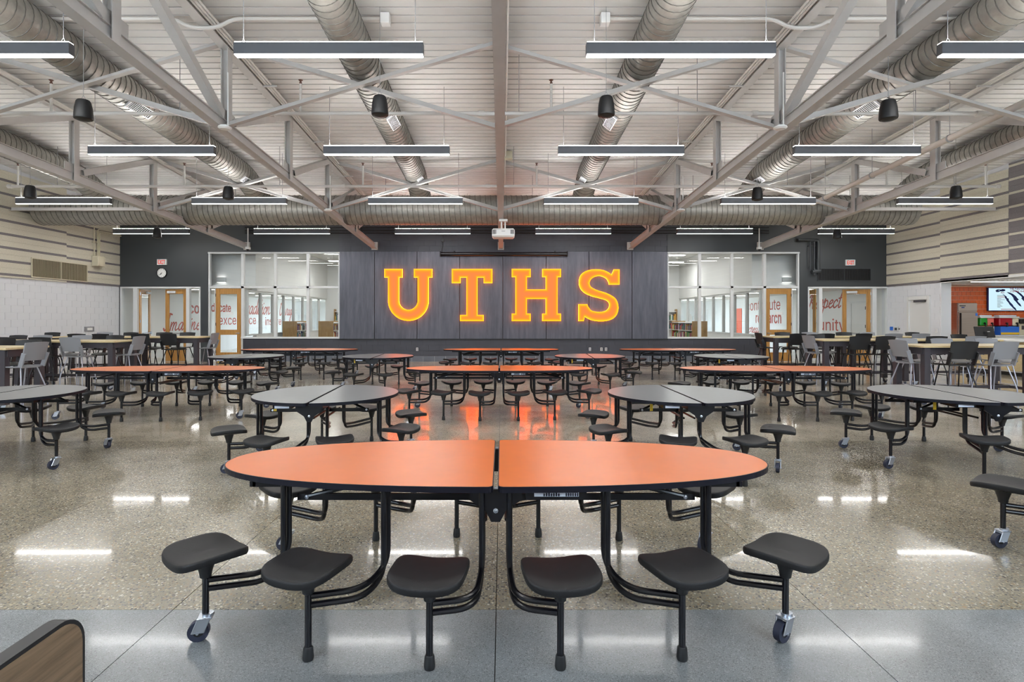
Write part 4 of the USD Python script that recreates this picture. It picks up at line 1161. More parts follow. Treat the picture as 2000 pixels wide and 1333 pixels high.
MY, MZ = 16.5, 4.73
md = thing('main_duct', 'wide spiral metal duct crossing the hall below the ceiling', 'duct')
part(md, 'duct_body', spiral_duct([(-13.5, MY, MZ), (12.0, MY, MZ)], 0.43, 0.15, 32), M['galv'], smooth=60)
part(md, 'spiral_seam', duct_seam([(-13.5, MY, MZ), (12.0, MY, MZ)], 0.434, 0.15, 0.008, 26), M['duct_seam'])
for px_ in (540, 1300, 1612):
    xx = (px_ - CX) * MY / F
    part(md, 'seam_band', tube([(xx - 0.04, MY, MZ), (xx + 0.04, MY, MZ)], 0.45, 32), M['galv'], smooth=60)
part(md, 'hanger', [cyl((xx, MY, MZ + 0.42), (xx, MY, deck_z(MY)), 0.008, 6) for xx in (-12, -7.8, -3.4, 0.9, 5.6, 10.2)], M['cable'])
for x, R, lbl, pr in ((-11.5, 0.295, 'outermost on the left', None), (-6.98, 0.295, 'second from the left wall', 10.6), (-2.33, 0.285, 'just left of the centre truss', 11.2),
                      (2.33, 0.285, 'just right of the centre truss', 11.2), (7.03, 0.295, 'second from the right wall', 10.6), (11.5, 0.295, 'outermost on the right', None)):
    b = thing('branch_duct', f'round spiral metal duct running to the sign wall, {lbl}', 'duct', (x, 0, 0))
    ye = 15.25
    path = fillet([(0, YB + 0.3, duct_z(YB + 0.3)), (0, ye, duct_z(ye)), (0, 16.15, MZ + 0.36), (0, 16.3, MZ + 0.3)], 0.35, 8)
    part(b, 'duct_body', spiral_duct(path, R, 0.142, 26), M['galv'], smooth=60)
    part(b, 'spiral_seam', duct_seam(path, R + 0.004, 0.142), M['duct_seam'])
    part(b, 'hanger', [cyl((0, yy, duct_z(yy) + R - 0.01), (0, yy, deck_z(yy) + 0.01), 0.006, 6) for yy in (3.1, 6.0, 8.9, 11.6, 14.0)], M['cable'])
    for yy in (pr, 15.0):
        if yy is None:
            continue
        g = -1 if x > 0 else 1
        a = math.radians(-52)
        T = np.eye(4)
        T[:3, 0] = (0, 1, 0)
        T[:3, 2] = (g * math.cos(a), 0, math.sin(a))
        T[:3, 1] = np.cross(T[:3, 2], T[:3, 0])
        T[:3, 3] = np.array([0, yy, duct_z(yy)]) + T[:3, 2] * (R - 0.01)
        w_, h_ = (0.34, 0.1) if yy < 13 else (0.22, 0.09)
        reg = part(b, 'air_register', [B(-w_, w_, -h_, h_, 0, 0.03)], M['white_paint'], smooth=False)
        for mname, mm, mt in (('register_slats', trimesh.util.concatenate([B(q_, q_ + 0.012, -h_ * 0.8, h_ * 0.8, 0.031, 0.036) for q_ in np.arange(-w_ * 0.86, w_ * 0.86, 0.045)]), M['white_paint']), ('register_opening', B(-w_ * 0.88, w_ * 0.88, -h_ * 0.82, h_ * 0.82, 0.03, 0.0325), M['black_matte'])):
            mm.apply_transform(T)
            part(reg, mname, mm, mt, smooth=False)
        gm = UsdGeom.Mesh(reg)
        pts = np.array(gm.GetPointsAttr().Get())
        pts = pts @ T[:3, :3].T + T[:3, 3]
        gm.GetPointsAttr().Set(Vt.Vec3fArray.FromNumpy(pts.astype(np.float32)))

# ------------------------------------------------------------------ pipes and conduits under the roof
for yy, lbl, xs0, xs1, rises in ((9.8, 'nearer', XL + 0.1, XR - 0.1, (-7.84, -3.5, 0.86, 5.2, 9.5)), (14.2, 'farther', -12.46, 12.56, (-12.2, -8.0, -3.5, 0.88, 5.3, 9.7, 12.2))):
    z = 5.12 if yy < 12 else 4.89
    p = thing('sprinkler_pipe', f'white sprinkler pipe crossing under the ducts, {lbl} one', 'pipe')
    part(p, 'pipe_run', cyl((xs0, yy, z), (xs1, yy, z), 0.034, 12), M['white_pipe'])
    for xr in rises:
        r_ = part(p, 'riser', cyl((xr, yy, z), (xr, yy, z + 0.52), 0.022, 8), M['white_pipe'])
        part(r_, 'sprinkler_head', lathe([(0.02, 0.52), (0.025, 0.54), (0.012, 0.56), (0.04, 0.585), (0.0, 0.59)], 10, (xr, yy, z)), M['brown'])
    for xc in (-4.0, -0.35, 4.4, 8.3, xs0 + 0.06, xs1 - 0.06):
        part(p, 'coupling', cyl((xc - 0.05, yy, z), (xc + 0.05, yy, z), 0.052, 12), M['white_pipe'])
    part(p, 'hanger', [cyl((xr, yy, z), (xr, yy, deck_z(yy) + 0.01), 0.006, 6) for xr in (-11.2, -5.6, 0.3, 3.4, 7.2, 11.4)], M['cable'])
cyy = 8.65
cz = deck_z(cyy) - 0.08
cc = thing('roof_conduit', 'white conduit with dips crossing under the roof deck nearest the camera', 'pipe')
seg = [(-12.5, cyy, cz)]
for x in (-9.17, -4.57, 4.62, 9.3):
    seg += [(x - 0.45, cyy, cz), (x - 0.2, cyy, cz - 0.14), (x + 0.2, cyy, cz - 0.14), (x + 0.45, cyy, cz)]
seg.append((12.5, cyy, cz))
left = [s_ for s_ in seg if s_[0] < -1.8] + [(-1.8, cyy, cz)]
right = [(1.58, cyy, cz)] + [s_ for s_ in seg if s_[0] > 1.7]
for run in (left, right):
    part(cc, 'conduit', tube(fillet(run, 0.14), 0.03, 10), M['white_pipe'])
for x in (-1.78, 1.58):
    part(cc, 'junction_box', CB(x - 0.07, x + 0.07, cyy - 0.09, cyy + 0.05, cz - 0.1, cz + 0.06, 0.006), M['white_plastic'])
for x, lbl in zip(TX, tl):
    if abs(x) < 1:
        c = thing('chord_conduit', 'single white conduit clipped beside the centre truss', 'pipe')
        part(c, 'conduit', cyl((x + 0.12, YB, top_z(YB) - 0.1), (x + 0.12, YF - 0.3, top_z(YF) - 0.1), 0.018, 8), M['white_pipe'])
        part(c, 'clip', [B(x + 0.05, x + 0.15, yy, yy + 0.03, top_z(yy) - 0.13, top_z(yy) - 0.07) for yy in (5, 8, 11, 14, 17)], M['white_pipe'], smooth=False)
        part(c, 'junction_box', [CB(x + 0.1, x + 0.3, 14.4, 14.6, deck_z(14.5) - 0.22, deck_z(14.5) - 0.03)], M['beige'])
        continue
    c = thing('chord_conduit', f'three white conduits clipped along the truss top, {lbl} truss', 'pipe')
    s = 1 if x < 0 else -1
    for k in range(3):
        part(c, 'conduit', cyl((x + s * (0.11 + 0.055 * k), YB, top_z(YB) - 0.10), (x + s * (0.11 + 0.055 * k), YF - 0.3, top_z(YF - 0.3) - 0.10), 0.018, 8), M['white_pipe'])
    part(c, 'strut', [B(*sorted((x, x + s * 0.34)), yy, yy + 0.04, top_z(yy) - 0.145, top_z(yy) - 0.12) for yy in (6.9, 10.6, 13.4, 16)], M['steel'], smooth=False)
PIPE_BEIGE = mat('pipe_beige', (186, 178, 170), 0.45)
rp = thing('drain_pipe', 'long beige sloping pipe hung under the roof on the right', 'pipe')
p0, p1 = np.array([8.6, 3.0, 5.47]), np.array([8.6, 15.6, 4.735])
part(rp, 'pipe_run', cyl(p0, p1, 0.062, 14), PIPE_BEIGE)
for t_ in (0.2, 0.45, 0.62, 0.8, 0.95):
    q_ = p0 + (p1 - p0) * t_
    part(rp, 'hanger', [cyl(q_ + [0, 0, 0.05], (q_[0], q_[1], deck_z(q_[1]) + 0.01), 0.006, 6), moved(trimesh.creation.annulus(0.064, 0.075, 0.03, sections=18), (0, 0, 0)).apply_transform(trimesh.transformations.rotation_matrix(math.pi / 2, [1, 0, 0])).apply_translation(q_)], M['cable'])

# ------------------------------------------------------------------ pendant lamps
ROWS = [(0.01, 'behind'), (3.68, 'overhead'), (7.35, 'nearest visible'), (11.02, 'second'), (14.69, 'third'), (18.36, 'farthest')]
COLS = [-11.42, -6.84, -2.25, 2.33, 6.94, 11.55]
cn = ['far left', 'second from left', 'left of centre', 'right of centre', 'second from right', 'far right']


def pendant_parts(t, drop):
    part(t, 'housing', [B(-1.22, 1.22, -0.05, -0.042, 0, 0.15), B(-1.22, 1.22, 0.042, 0.05, 0, 0.15), B(-1.22, 1.22, -0.042, 0.042, 0.06, 0.09)], M['fixture'], smooth=False)
    part(t, 'end_cap', CB(-1.23, -1.22, -0.05, 0.05, 0, 0.15, 0.002), M['fixture'])
    part(t, 'end_cap', CB(1.22, 1.23, -0.05, 0.05, 0, 0.15, 0.002), M['fixture'])
    part(t, 'lower_diffuser', B(-1.219, 1.219, -0.046, 0.046, -0.012, 0.012), M['lamp_down'], smooth=False)
    part(t, 'upper_diffuser', B(-1.219, 1.219, -0.046, 0.046, 0.142, 0.164), M['lamp_up'], smooth=False)
    for s in (-1, 1):
        c = part(t, 'cable', cyl((s * 1.12, 0, 0.22), (s * 1.12, 0, drop), 0.005, 6), M['cable'])
        part(c, 'cable_yoke', [cyl((s * 1.12, 0, 0.24), (s * 1.12, -0.045, 0.15), 0.003, 6), cyl((s * 1.12, 0, 0.24), (s * 1.12, 0.045, 0.15), 0.003, 6)], M['cable'])


for yy, rl in ROWS:
    proto = None
    for x, cl in zip(COLS, cn):
        seen = abs(x) * F / max(yy, 0.1) < 1130 and yy > 7
        if yy > 18 and abs(x) > 13:
            continue
        lbl = f'long pendant strip lamp in the {rl} row, {cl}' if seen else 'long pendant strip lamp out of view above or behind the camera'
        grp = f'pendant lamps in the {rl} row' if seen else 'pendant lamps out of view'
        if proto is None:
            t = proto = thing('pendant_lamp', lbl, 'pendant lamp', (x, yy, lamp_z(yy)), group=grp)
            pendant_parts(t, deck_z(yy) - lamp_z(yy) + 0.01)
        else:
            dup(proto, lbl, (x, yy, lamp_z(yy)), group=grp)

# ------------------------------------------------------------------ speakers
sproto = {}
for px_, py_, Y, lbl in ((163, 215, 8.5, 'nearest row, far left'), (742, 207, 8.5, 'nearest row, left of the centre truss'), (1184, 208, 8.5, 'nearest row, right of the centre truss'), (1735, 215, 8.5, 'nearest row, far right'),
                         (59, 375, 13.3, 'middle row, by the left wall'), (446, 377, 13.3, 'middle row, left half'), (1479, 379, 13.3, 'middle row, right half'), (1867, 376, 13.3, 'middle row, by the right wall'),
                         (307, 455.5, 17.6, 'farthest row, above the clock'), (1635, 457.5, 17.6, 'farthest row, above the right exit sign')):
    c = at(px_, py_, Y)
    loc = (c[0], Y, c[2] - 0.15)
    if Y not in sproto:
        t = sproto[Y] = thing('hanging_speaker', f'black pendant loudspeaker hung from the roof, {lbl}', 'speaker', loc)
        part(t, 'cabinet', lathe([(0.1, 0.0), (0.122, 0.012), (0.128, 0.03), (0.118, 0.17), (0.098, 0.27), (0.082, 0.295), (0.0, 0.3)], 24), M['black_matte'])
        part(t, 'grille', lathe([(0.0, -0.022), (0.06, -0.016), (0.095, 0.0), (0.09, 0.004)], 24), M['black_plastic'])
        part(t, 'cable', [cyl((0.0, 0, 0.36), (0.0, 0, deck_z(Y) - loc[2] + 0.01), 0.004, 6), cyl((0.05, 0, 0.29), (0, 0, 0.37), 0.003, 6), cyl((-0.05, 0, 0.29), (0, 0, 0.37), 0.003, 6)], M['cable'])
    else:
        dup(sproto[Y], f'black pendant loudspeaker hung from the roof, {lbl}', loc)

# ------------------------------------------------------------------ projector, access points, cameras
Yp = 15.6
pj = thing('projector', 'white projector hung from the centre truss', 'projector', tuple(at(983, 465.5, Yp)))
pz = pj.GetAttribute('xformOp:translate').Get()[2]
part(pj, 'case', CB(-0.31, 0.31, -0.24, 0.24, 0, 0.24, 0.04), M['white_plastic'])
part(pj, 'side_grille', [B(-0.29 + 0.02 * k, -0.28 + 0.02 * k, -0.246, -0.238, 0.08, 0.2) for k in range(5)] + [B(0.2 + 0.02 * k, 0.21 + 0.02 * k, -0.246, -0.238, 0.08, 0.2) for k in range(5)], M['table_frame'], smooth=False)
part(pj, 'lens', [cyl((0, 0.24, 0.12), (0, 0.29, 0.12), 0.07, 18)], M['black_glass'])
part(pj, 'badge', B(-0.05, 0.05, -0.243, -0.238, 0.15, 0.165), M['cable'], smooth=False)
part(pj, 'mount', [CB(-0.12, 0.12, -0.1, 0.1, chord_z(Yp) - pz - 0.06, chord_z(Yp) - pz, 0.006), cyl((-0.05, 0, 0.23), (-0.05, 0, chord_z(Yp) - pz - 0.05), 0.02, 8), cyl((0.05, 0, 0.23), (0.05, 0, chord_z(Yp) - pz - 0.05), 0.02, 8)], M['white_plastic'])
for px_, py_, Y, lbl in ((439, 262, 9.0, 'left truss, nearer'), (1524, 265, 9.0, 'right truss, nearer'), (641, 418, 14.4, 'left truss, farther'), (1330, 418, 14.4, 'right truss, farther')):
    c = at(px_, py_, Y)
    a = thing('access_point', f'round white access point under the {lbl}', 'access point', (c[0], Y, chord_z(Y) - 0.05))
    part(a, 'cover', lathe([(0.0, -0.012), (0.075, -0.008), (0.105, 0.012), (0.1, 0.03), (0.0, 0.03)], 20), M['white_plastic'])
    part(a, 'mount', [B(-0.05, 0.05, -0.05, 0.05, 0.028, 0.055), cyl((0.05, 0, 0.03), (0.05, 0, 0.9), 0.012, 8)], M['white_plastic'])
for px_, lbl in ((483, 'left'), (1484, 'right')):
    c = at(px_, 487, 19.9)
    a = thing('security_camera', f'small white dome camera at the wall end of the {lbl} truss', 'security camera', (c[0], 19.95, c[2]))
    part(a, 'mount', [CB(-0.07, 0.07, -0.07, 0.07, 0, 0.08, 0.008), cyl((0.0, 0.0, 0.07), (0.0, 0.0, 0.75), 0.018, 8)], M['white_plastic'])
    part(a, 'dome', lathe([(0.0, -0.07), (0.03, -0.06), (0.052, -0.03), (0.055, 0.0), (0.0, 0.0)], 16), M['black_glass'])

# ------------------------------------------------------------------ lunch tables with fixed stools
TOPZ, TH = 0.737, 0.03


def stool_seat():
    n, prof = 48, [(0.0, 0.0), (0.35, 0.0), (0.65, 0.0), (0.88, 0.0), (0.965, -0.001), (0.99, -0.005), (1.0, -0.012), (1.0, -0.028), (0.975, -0.036), (0.5, -0.042), (0.0, -0.042)]
    th = np.linspace(0, 2 * np.pi, n, endpoint=False)
    c, s = np.cos(th), np.sin(th)
    R = 1.0 / (np.abs(c / 0.170) ** 4.0 + np.abs(s / 0.163) ** 4.0) ** (1 / 4.0)
    V = []
    for r, dz in prof:
        x, y = r * R * c, r * R * s
        z = 0.432 + 0.024 * (x / 0.168) ** 2 - 0.006 * np.abs(y / 0.163) ** 3 + dz
        V.append(np.stack([x, y, z], 1))
    V = np.vstack(V)
    f = []
    for i in range(len(prof) - 1):
        for j in range(n):
            a, b = i * n + j, i * n + (j + 1) % n
            f += [[a, a + n, b + n], [a, b + n, b]]
    return trimesh.Trimesh(V, f, process=False)


SEAT = stool_seat()
HUB = lathe([(0.02, 0.30), (0.026, 0.305), (0.03, 0.33), (0.05, 0.395), (0.056, 0.41), (0.0, 0.41)], 16)


def caster(rz):
    fork = [CB(-0.03, -0.022, -0.03, 0.03, 0.045, 0.115, 0.003), CB(0.022, 0.03, -0.03, 0.03, 0.045, 0.115, 0.003), CB(-0.032, 0.032, -0.034, 0.034, 0.108, 0.118, 0.003), cyl((0, 0.01, 0.115), (0, 0.01, 0.13), 0.026, 14)]
    fork.append(cyl((-0.034, -0.03, 0.048), (0.034, -0.03, 0.048), 0.007, 8))
    for m in fork[:2]:
        m.vertices[:, 1] -= (0.118 - m.vertices[:, 2]) * 0.42
    w = trimesh.creation.annulus(0.024, 0.048, 0.034, sections=22)
    w.apply_transform(trimesh.transformations.rotation_matrix(math.pi / 2, [0, 1, 0]))
    hub = trimesh.creation.cylinder(0.026, 0.028, sections=16)
    hub.apply_transform(trimesh.transformations.rotation_matrix(math.pi / 2, [0, 1, 0]))
    for m in (w, hub):
        m.apply_translation([0, -0.03, 0.048])
    R = trimesh.transformations.rotation_matrix(math.radians(rz), [0, 0, 1])
    fork = trimesh.util.concatenate(fork)
    for m in (fork, w, hub):
        m.apply_transform(R)
    return fork, w, hub


def add_seat(t, P, E, K, su, sv, ang, cast=None):
    """One fixed stool: seat, hub, post with foot or caster, and the pair of bent tubes that carries it."""
    p = np.array([P[0] * su, P[1] * sv])
    st = part(t, 'seat', moved(SEAT, (p[0], p[1], 0), ang), M['seat_plastic'], smooth=40)
    part(st, 'seat_hub', moved(HUB, (p[0], p[1], 0)), M['black_plastic'])
    zb = 0.12 if cast is not None else 0.03
    po = part(t, 'seat_post', cyl((p[0], p[1], zb), (p[0], p[1], 0.32), 0.0155, 14), M['black_steel'])
    if cast is None:
        part(po, 'foot_cap', lathe([(0.023, 0.0), (0.026, 0.012), (0.022, 0.055), (0.018, 0.062), (0.0, 0.062)], 14, (p[0], p[1], 0)), M['black_plastic'])
    e = np.array([E[0] * su, E[1] * sv])
    kk = np.array([K[0] * su, K[1] * sv])
    d = (p - e) / np.linalg.norm(p - e)
    nrm = np.array([-d[1], d[0]])
    out = kk / max(np.linalg.norm(kk), 1e-6)
    arms = []
    for z, off in ((0.288, 0.0), (0.246, 0.026)):
        q0 = p - d * 0.012
        k2 = kk + (e - kk) / np.linalg.norm(e - kk) * (off * 1.3)
        arms.append(tube(fillet([(q0[0], q0[1], z), (e[0], e[1], z - 0.01), (k2[0], k2[1], 0.325 - off * 1.6), (k2[0], k2[1], 0.70)], 0.1, 7), 0.0145, 10))
    part(t, 'seat_arm', arms, M['black_steel'])
    if cast is not None:
        fk, w, hb = caster(cast)
        c = part(t, 'caster', moved(fk, (p[0], p[1], 0)), M['zinc'])
        part(c, 'caster_wheel', moved(w, (p[0], p[1], 0)), M['rubber'])
        part(c, 'wheel_hub', moved(hb, (p[0], p[1], 0)), M['black_plastic'])


def half_tops(t, outline, top_m, gap=0.012):
    for s in (-1, 1):
        clip = sbox(gap, -5, 9, 5) if s > 0 else sbox(-9, -5, -gap, 5)
        o = outline.intersection(clip)
        o = o.buffer(-0.03, 8).buffer(0.03, 8)
        o = o.simplify(0.0008)
        top = prism(o.buffer(-0.004, join_style=1), 0.006)
        top.apply_translation([0, 0, TOPZ - 0.006])
        tp = part(t, 'tabletop', top, top_m, smooth=False)
        eb = prism(o, TH - 0.004)
        eb.apply_translation([0, 0, TOPZ - TH])
        lip = prism(o.buffer(0.0015).difference(o.buffer(-0.0042)), 0.004)
        lip.apply_translation([0, 0, TOPZ - 0.0042])
        part(tp, 'edge_band', [eb, lip], M['black_edge'], smooth=False)


def common_frame(t, L, wv, hv, rail_z=0.60):
    """Rails, hinge plates and stickers shared by both kinds of table. L: half length of the under-frame; wv: its half width."""
    z0, z1 = TOPZ - TH - 0.028, TOPZ - TH
    for s in (-1, 1):
        part(t, 'under_frame', [B(s * 0.05, s * L, -wv, -wv + 0.02, z0, z1), B(s * 0.05, s * L, wv - 0.02, wv, z0, z1), B(s * L - 0.015, s * L + 0.015, -wv, wv, z0, z1), B(s * 0.045, s * 0.075, -wv, wv, z0, z1)], M['black_steel'], smooth=False)
        for v in (-wv * 0.72, wv * 0.72):
            part(t, 'rail', B(*sorted((s * 0.1, s * L * 0.84)), v - 0.008, v + 0.008, rail_z - 0.017, rail_z + 0.017), M['black_steel'], smooth=False)
            b = part(t, 'brace', cyl((s * L * 0.8, v, rail_z), (s * L * 0.5, v, z0 + 0.01), 0.012, 8), M['black_steel'])
            part(b, 'bolt', lathe([(0.011, -0.012), (0.011, 0.0), (0.0, 0.003)], 8, (0, 0, 0)).apply_transform(trimesh.transformations.rotation_matrix(math.pi / 2 * (1 if v < 0 else -1), [1, 0, 0])).apply_translation((s * L * 0.8, v + (-0.014 if v < 0 else 0.014), rail_z)), M['zinc'])
    for v in (-1, 1):
        pl = Polygon([(-0.13, 0.705), (0.13, 0.705), (0.13, 0.655), (0.05, 0.60), (0.022, 0.545), (-0.022, 0.545), (-0.05, 0.60), (-0.13, 0.655)])
        me = wall_poly_face(prism(pl, 0.012))
        me.apply_translation([0, v * hv + 0.006, 0])
        h = part(t, 'hinge_plate', me, M['black_steel'], smooth=False)
        part(h, 'bolt', lathe([(0.013, -0.01), (0.013, 0.0), (0.0, 0.004)], 8).apply_transform(trimesh.transformations.rotation_matrix(math.pi / 2 * (-v), [1, 0, 0])).apply_translation((0, v * (hv + 0.008), 0.60)), M['zinc'])
        part(h, 'hinge_arm', [B(-0.13, -0.11, *sorted((v * wv, v * hv)), 0.66, 0.705), B(0.11, 0.13, *sorted((v * wv, v * hv)), 0.66, 0.705)], M['black_steel'], smooth=False)
        part(h, 'hinge_pin', cyl((-0.05, v * (hv - 0.02), 0.703), (0.05, v * (hv - 0.02), 0.703), 0.009, 8), M['zinc'])


def cross_spread(t, w):
    for s in (-1, 1):
        part(t, 'spreader', [cyl((s * 0.055, -w, 0.52), (s * 0.055, w, 0.52), 0.011, 8)], M['black_steel'])


def oval_table(label, loc, rz):
    t = thing('oval_table', label, 'lunch table', loc, rz, group='orange oval lunch tables with fixed stools')
    a, b, n = 1.535, 0.53, 2.25
    th = np.linspace(0, 2 * np.pi, 120, endpoint=False)
    o = Polygon(np.stack([a * np.sign(np.cos(th)) * np.abs(np.cos(th)) ** (2 / n), b * np.sign(np.sin(th)) * np.abs(np.sin(th)) ** (2 / n)], 1))
    half_tops(t, o, M['orange_top'])
    common_frame(t, 1.26, 0.335, 0.46)
    cross_spread(t, 0.36)
    k = 0
    for sv in (-1, 1):
        for su in (-1, 1):
            A = 0 if sv < 0 else 180
            add_seat(t, (0.29, 0.755), (0.09, 0.69), (0.065, 0.45), su, sv, A + su * -sv * 6)
            add_seat(t, (0.85, 0.69), (0.62, 0.60), (0.54, 0.43), su, sv, A + su * -sv * 18)
            add_seat(t, (1.40, 0.53), (1.16, 0.43), (1.08, 0.31), su, sv, A + su * -sv * 40, cast=[-75, -58, -84, -50][k])
            k += 1
    lab = part(t, 'warning_label', B(0.19, 0.41, -0.4725, -0.4665, 0.672, 0.70), M['label_white'], smooth=False)
    part(t, 'label_plate', B(0.15, 0.45, -0.4665, -0.334, 0.655, 0.707), M['black_steel'], smooth=False)
    part(lab, 'print', [B(0.235 + 0.012 * i, 0.243 + 0.012 * i, -0.4745, -0.4725, 0.674, 0.688 + 0.006 * ((i * 7) % 3) / 3) for i in range(7)] + [B(0.345 + 0.011 * i, 0.352 + 0.011 * i, -0.4745, -0.4725, 0.674, 0.69) for i in range(6)]
         + [B(0.232, 0.32, -0.4745, -0.4725, 0.692, 0.696), B(0.342, 0.406, -0.4745, -0.4725, 0.692, 0.696)], M['label_ink'], smooth=False)
    return t


def round_table(label, loc, rz):
    t = thing('round_table', label, 'lunch table', loc, rz, group='round grey lunch tables with fixed stools')
    o = Polygon([(0.765 * math.cos(v), 0.765 * math.sin(v)) for v in np.linspace(0, 2 * np.pi, 96, endpoint=False)])
    half_tops(t, o, M['gray_top'])
    common_frame(t, 0.6, 0.42, 0.69)
    cross_spread(t, 0.34)
    k = 0
    for sv in (-1, 1):
        for su in (-1, 1):
            A = 0 if sv < 0 else 180
            add_seat(t, (0.31, 0.96), (0.15, 0.72), (0.09, 0.36), su, sv, A + su * -sv * 18)
            add_seat(t, (0.86, 0.46), (0.70, 0.38), (0.60, 0.30), su, sv, A + su * -sv * 62, cast=[-70, -30, -95, -120][k])
            k += 1
    part(t, 'warning_label', B(-0.34, -0.2, -0.666, -0.66, 0.675, 0.70), M['label_white'], smooth=False)
    part(t, 'label_plate', B(-0.36, -0.18, -0.66, -0.42, 0.67, 0.707), M['black_steel'], smooth=False)
    part(t, 'tag', B(-0.43, -0.40, -0.43, -0.426, 0.61, 0.70), M['yellow'], smooth=False)
    return t


OV = [((-0.03, 3.25), 0, 'orange oval lunch table with black stools nearest the camera'),
      ((-0.04, 9.3), 0, 'orange oval lunch table in the middle of the second orange row'), ((-5.46, 9.25), 1.5, 'orange oval lunch table at the left of the second orange row'),
      ((4.48, 9.25), -0.6, 'orange oval lunch table at the right of the second orange row'),
      ((-0.02, 15.0), 0, 'orange oval lunch table against the sign wall, in the middle'), ((-5.38, 15.0), 0.5, 'orange oval lunch table against the sign wall, left one'),
      ((4.68, 15.0), -0.5, 'orange oval lunch table against the sign wall, right one'), ((4.8, 3.29), 0, 'orange oval lunch table mostly cut off by the right edge, one stool showing')]
RD = [((-1.91, 6.17), 3, 'round grey lunch table left of centre behind the nearest orange table'), ((1.94, 6.17), 0, 'round grey lunch table right of centre behind the nearest orange table'),
      ((-5.5, 6.18), 6, 'round grey lunch table cut off by the left edge'), ((4.93, 6.2), -6, 'round grey lunch table cut off by the right edge'),
      ((-5.59, 12.35), 1, 'round grey lunch table in the far row, leftmost'), ((-2.71, 12.35), 2, 'round grey lunch table in the far row, left of the middle orange table'),
      ((1.93, 12.35), -3, 'round grey lunch table in the far row, right of the middle orange table'), ((5.0, 12.3), 0, 'round grey lunch table in the far row, rightmost')]
for lst, mk in ((OV, oval_table), (RD, round_table)):
    proto = None
    for (x, y), rz, lbl in lst:
        if proto is None:
            proto = mk(lbl, (x, y, 0), rz)
        else:
            dup(proto, lbl, (x, y, 0), rz)


# ------------------------------------------------------------------ bar tables and stools
def bar_table(label, loc, rz=0):
    t = thing('bar_table', label, 'bar table', loc, rz, group='maple bar tables')
    part(t, 'tabletop', CB(-1.03, 1.03, -0.45, 0.45, 1.03, 1.067, 0.005), M['maple'])
    part(t, 'apron', [B(-0.98, 0.98, -0.40, -0.38, 0.91, 1.03), B(-1.0, 1.0, 0.38, 0.40, 0.91, 1.03), B(-1.0, -0.98, -0.38, 0.38, 0.91, 1.03), B(0.98, 1.0, -0.38, 0.38, 0.91, 1.03)], M['table_frame'], smooth=False)
    for sx in (-1, 1):
        for sy in (-1, 1):
            lg = part(t, 'leg', CB(sx * 0.92 - 0.055, sx * 0.92 + 0.055, sy * 0.36 - 0.055, sy * 0.36 + 0.055, 0.11, 1.03, 0.006), M['table_frame'])
            fk, w, hb = caster(30 * sx + 70 * sy)
            cs = part(t, 'caster', moved(fk, (sx * 0.92, sy * 0.36, 0)), M['zinc'])
            part(cs, 'caster_wheel', moved(w, (sx * 0.92, sy * 0.36, 0)), M['rubber'])
        part(t, 'foot_rail', B(sx * 0.92 - 0.025, sx * 0.92 + 0.025, -0.31, 0.31, 0.26, 0.31), M['table_frame'], smooth=False)
    part(t, 'foot_rail', B(-0.9, 0.9, -0.03, 0.03, 0.26, 0.31), M['table_frame'], smooth=False)
    return t


BT = [(-9.22, 9.75, 'left side, nearest'), (-9.43, 12.65, 'left side, middle row'), (-11.52, 12.7, 'left side, middle row by the wall'), (-9.1, 15.45, 'left side, farthest row'), (-11.19, 15.5, 'left side, farthest row by the wall'),
      (8.55, 10.5, 'right side, nearest'), (8.42, 13.4, 'right side, middle row'), (10.52, 13.4, 'right side, middle row by the counter'), (8.36, 15.65, 'right side, farthest row'), (10.46, 15.65, 'right side, farthest row by the white door')]
proto = None
for x, y, lbl in BT:
    full = f'long maple bar table with dark square legs, {lbl}'
    if proto is None:
        proto = bar_table(full, (x, y, 0))
    else:
        dup(proto, full, (x, y, 0))


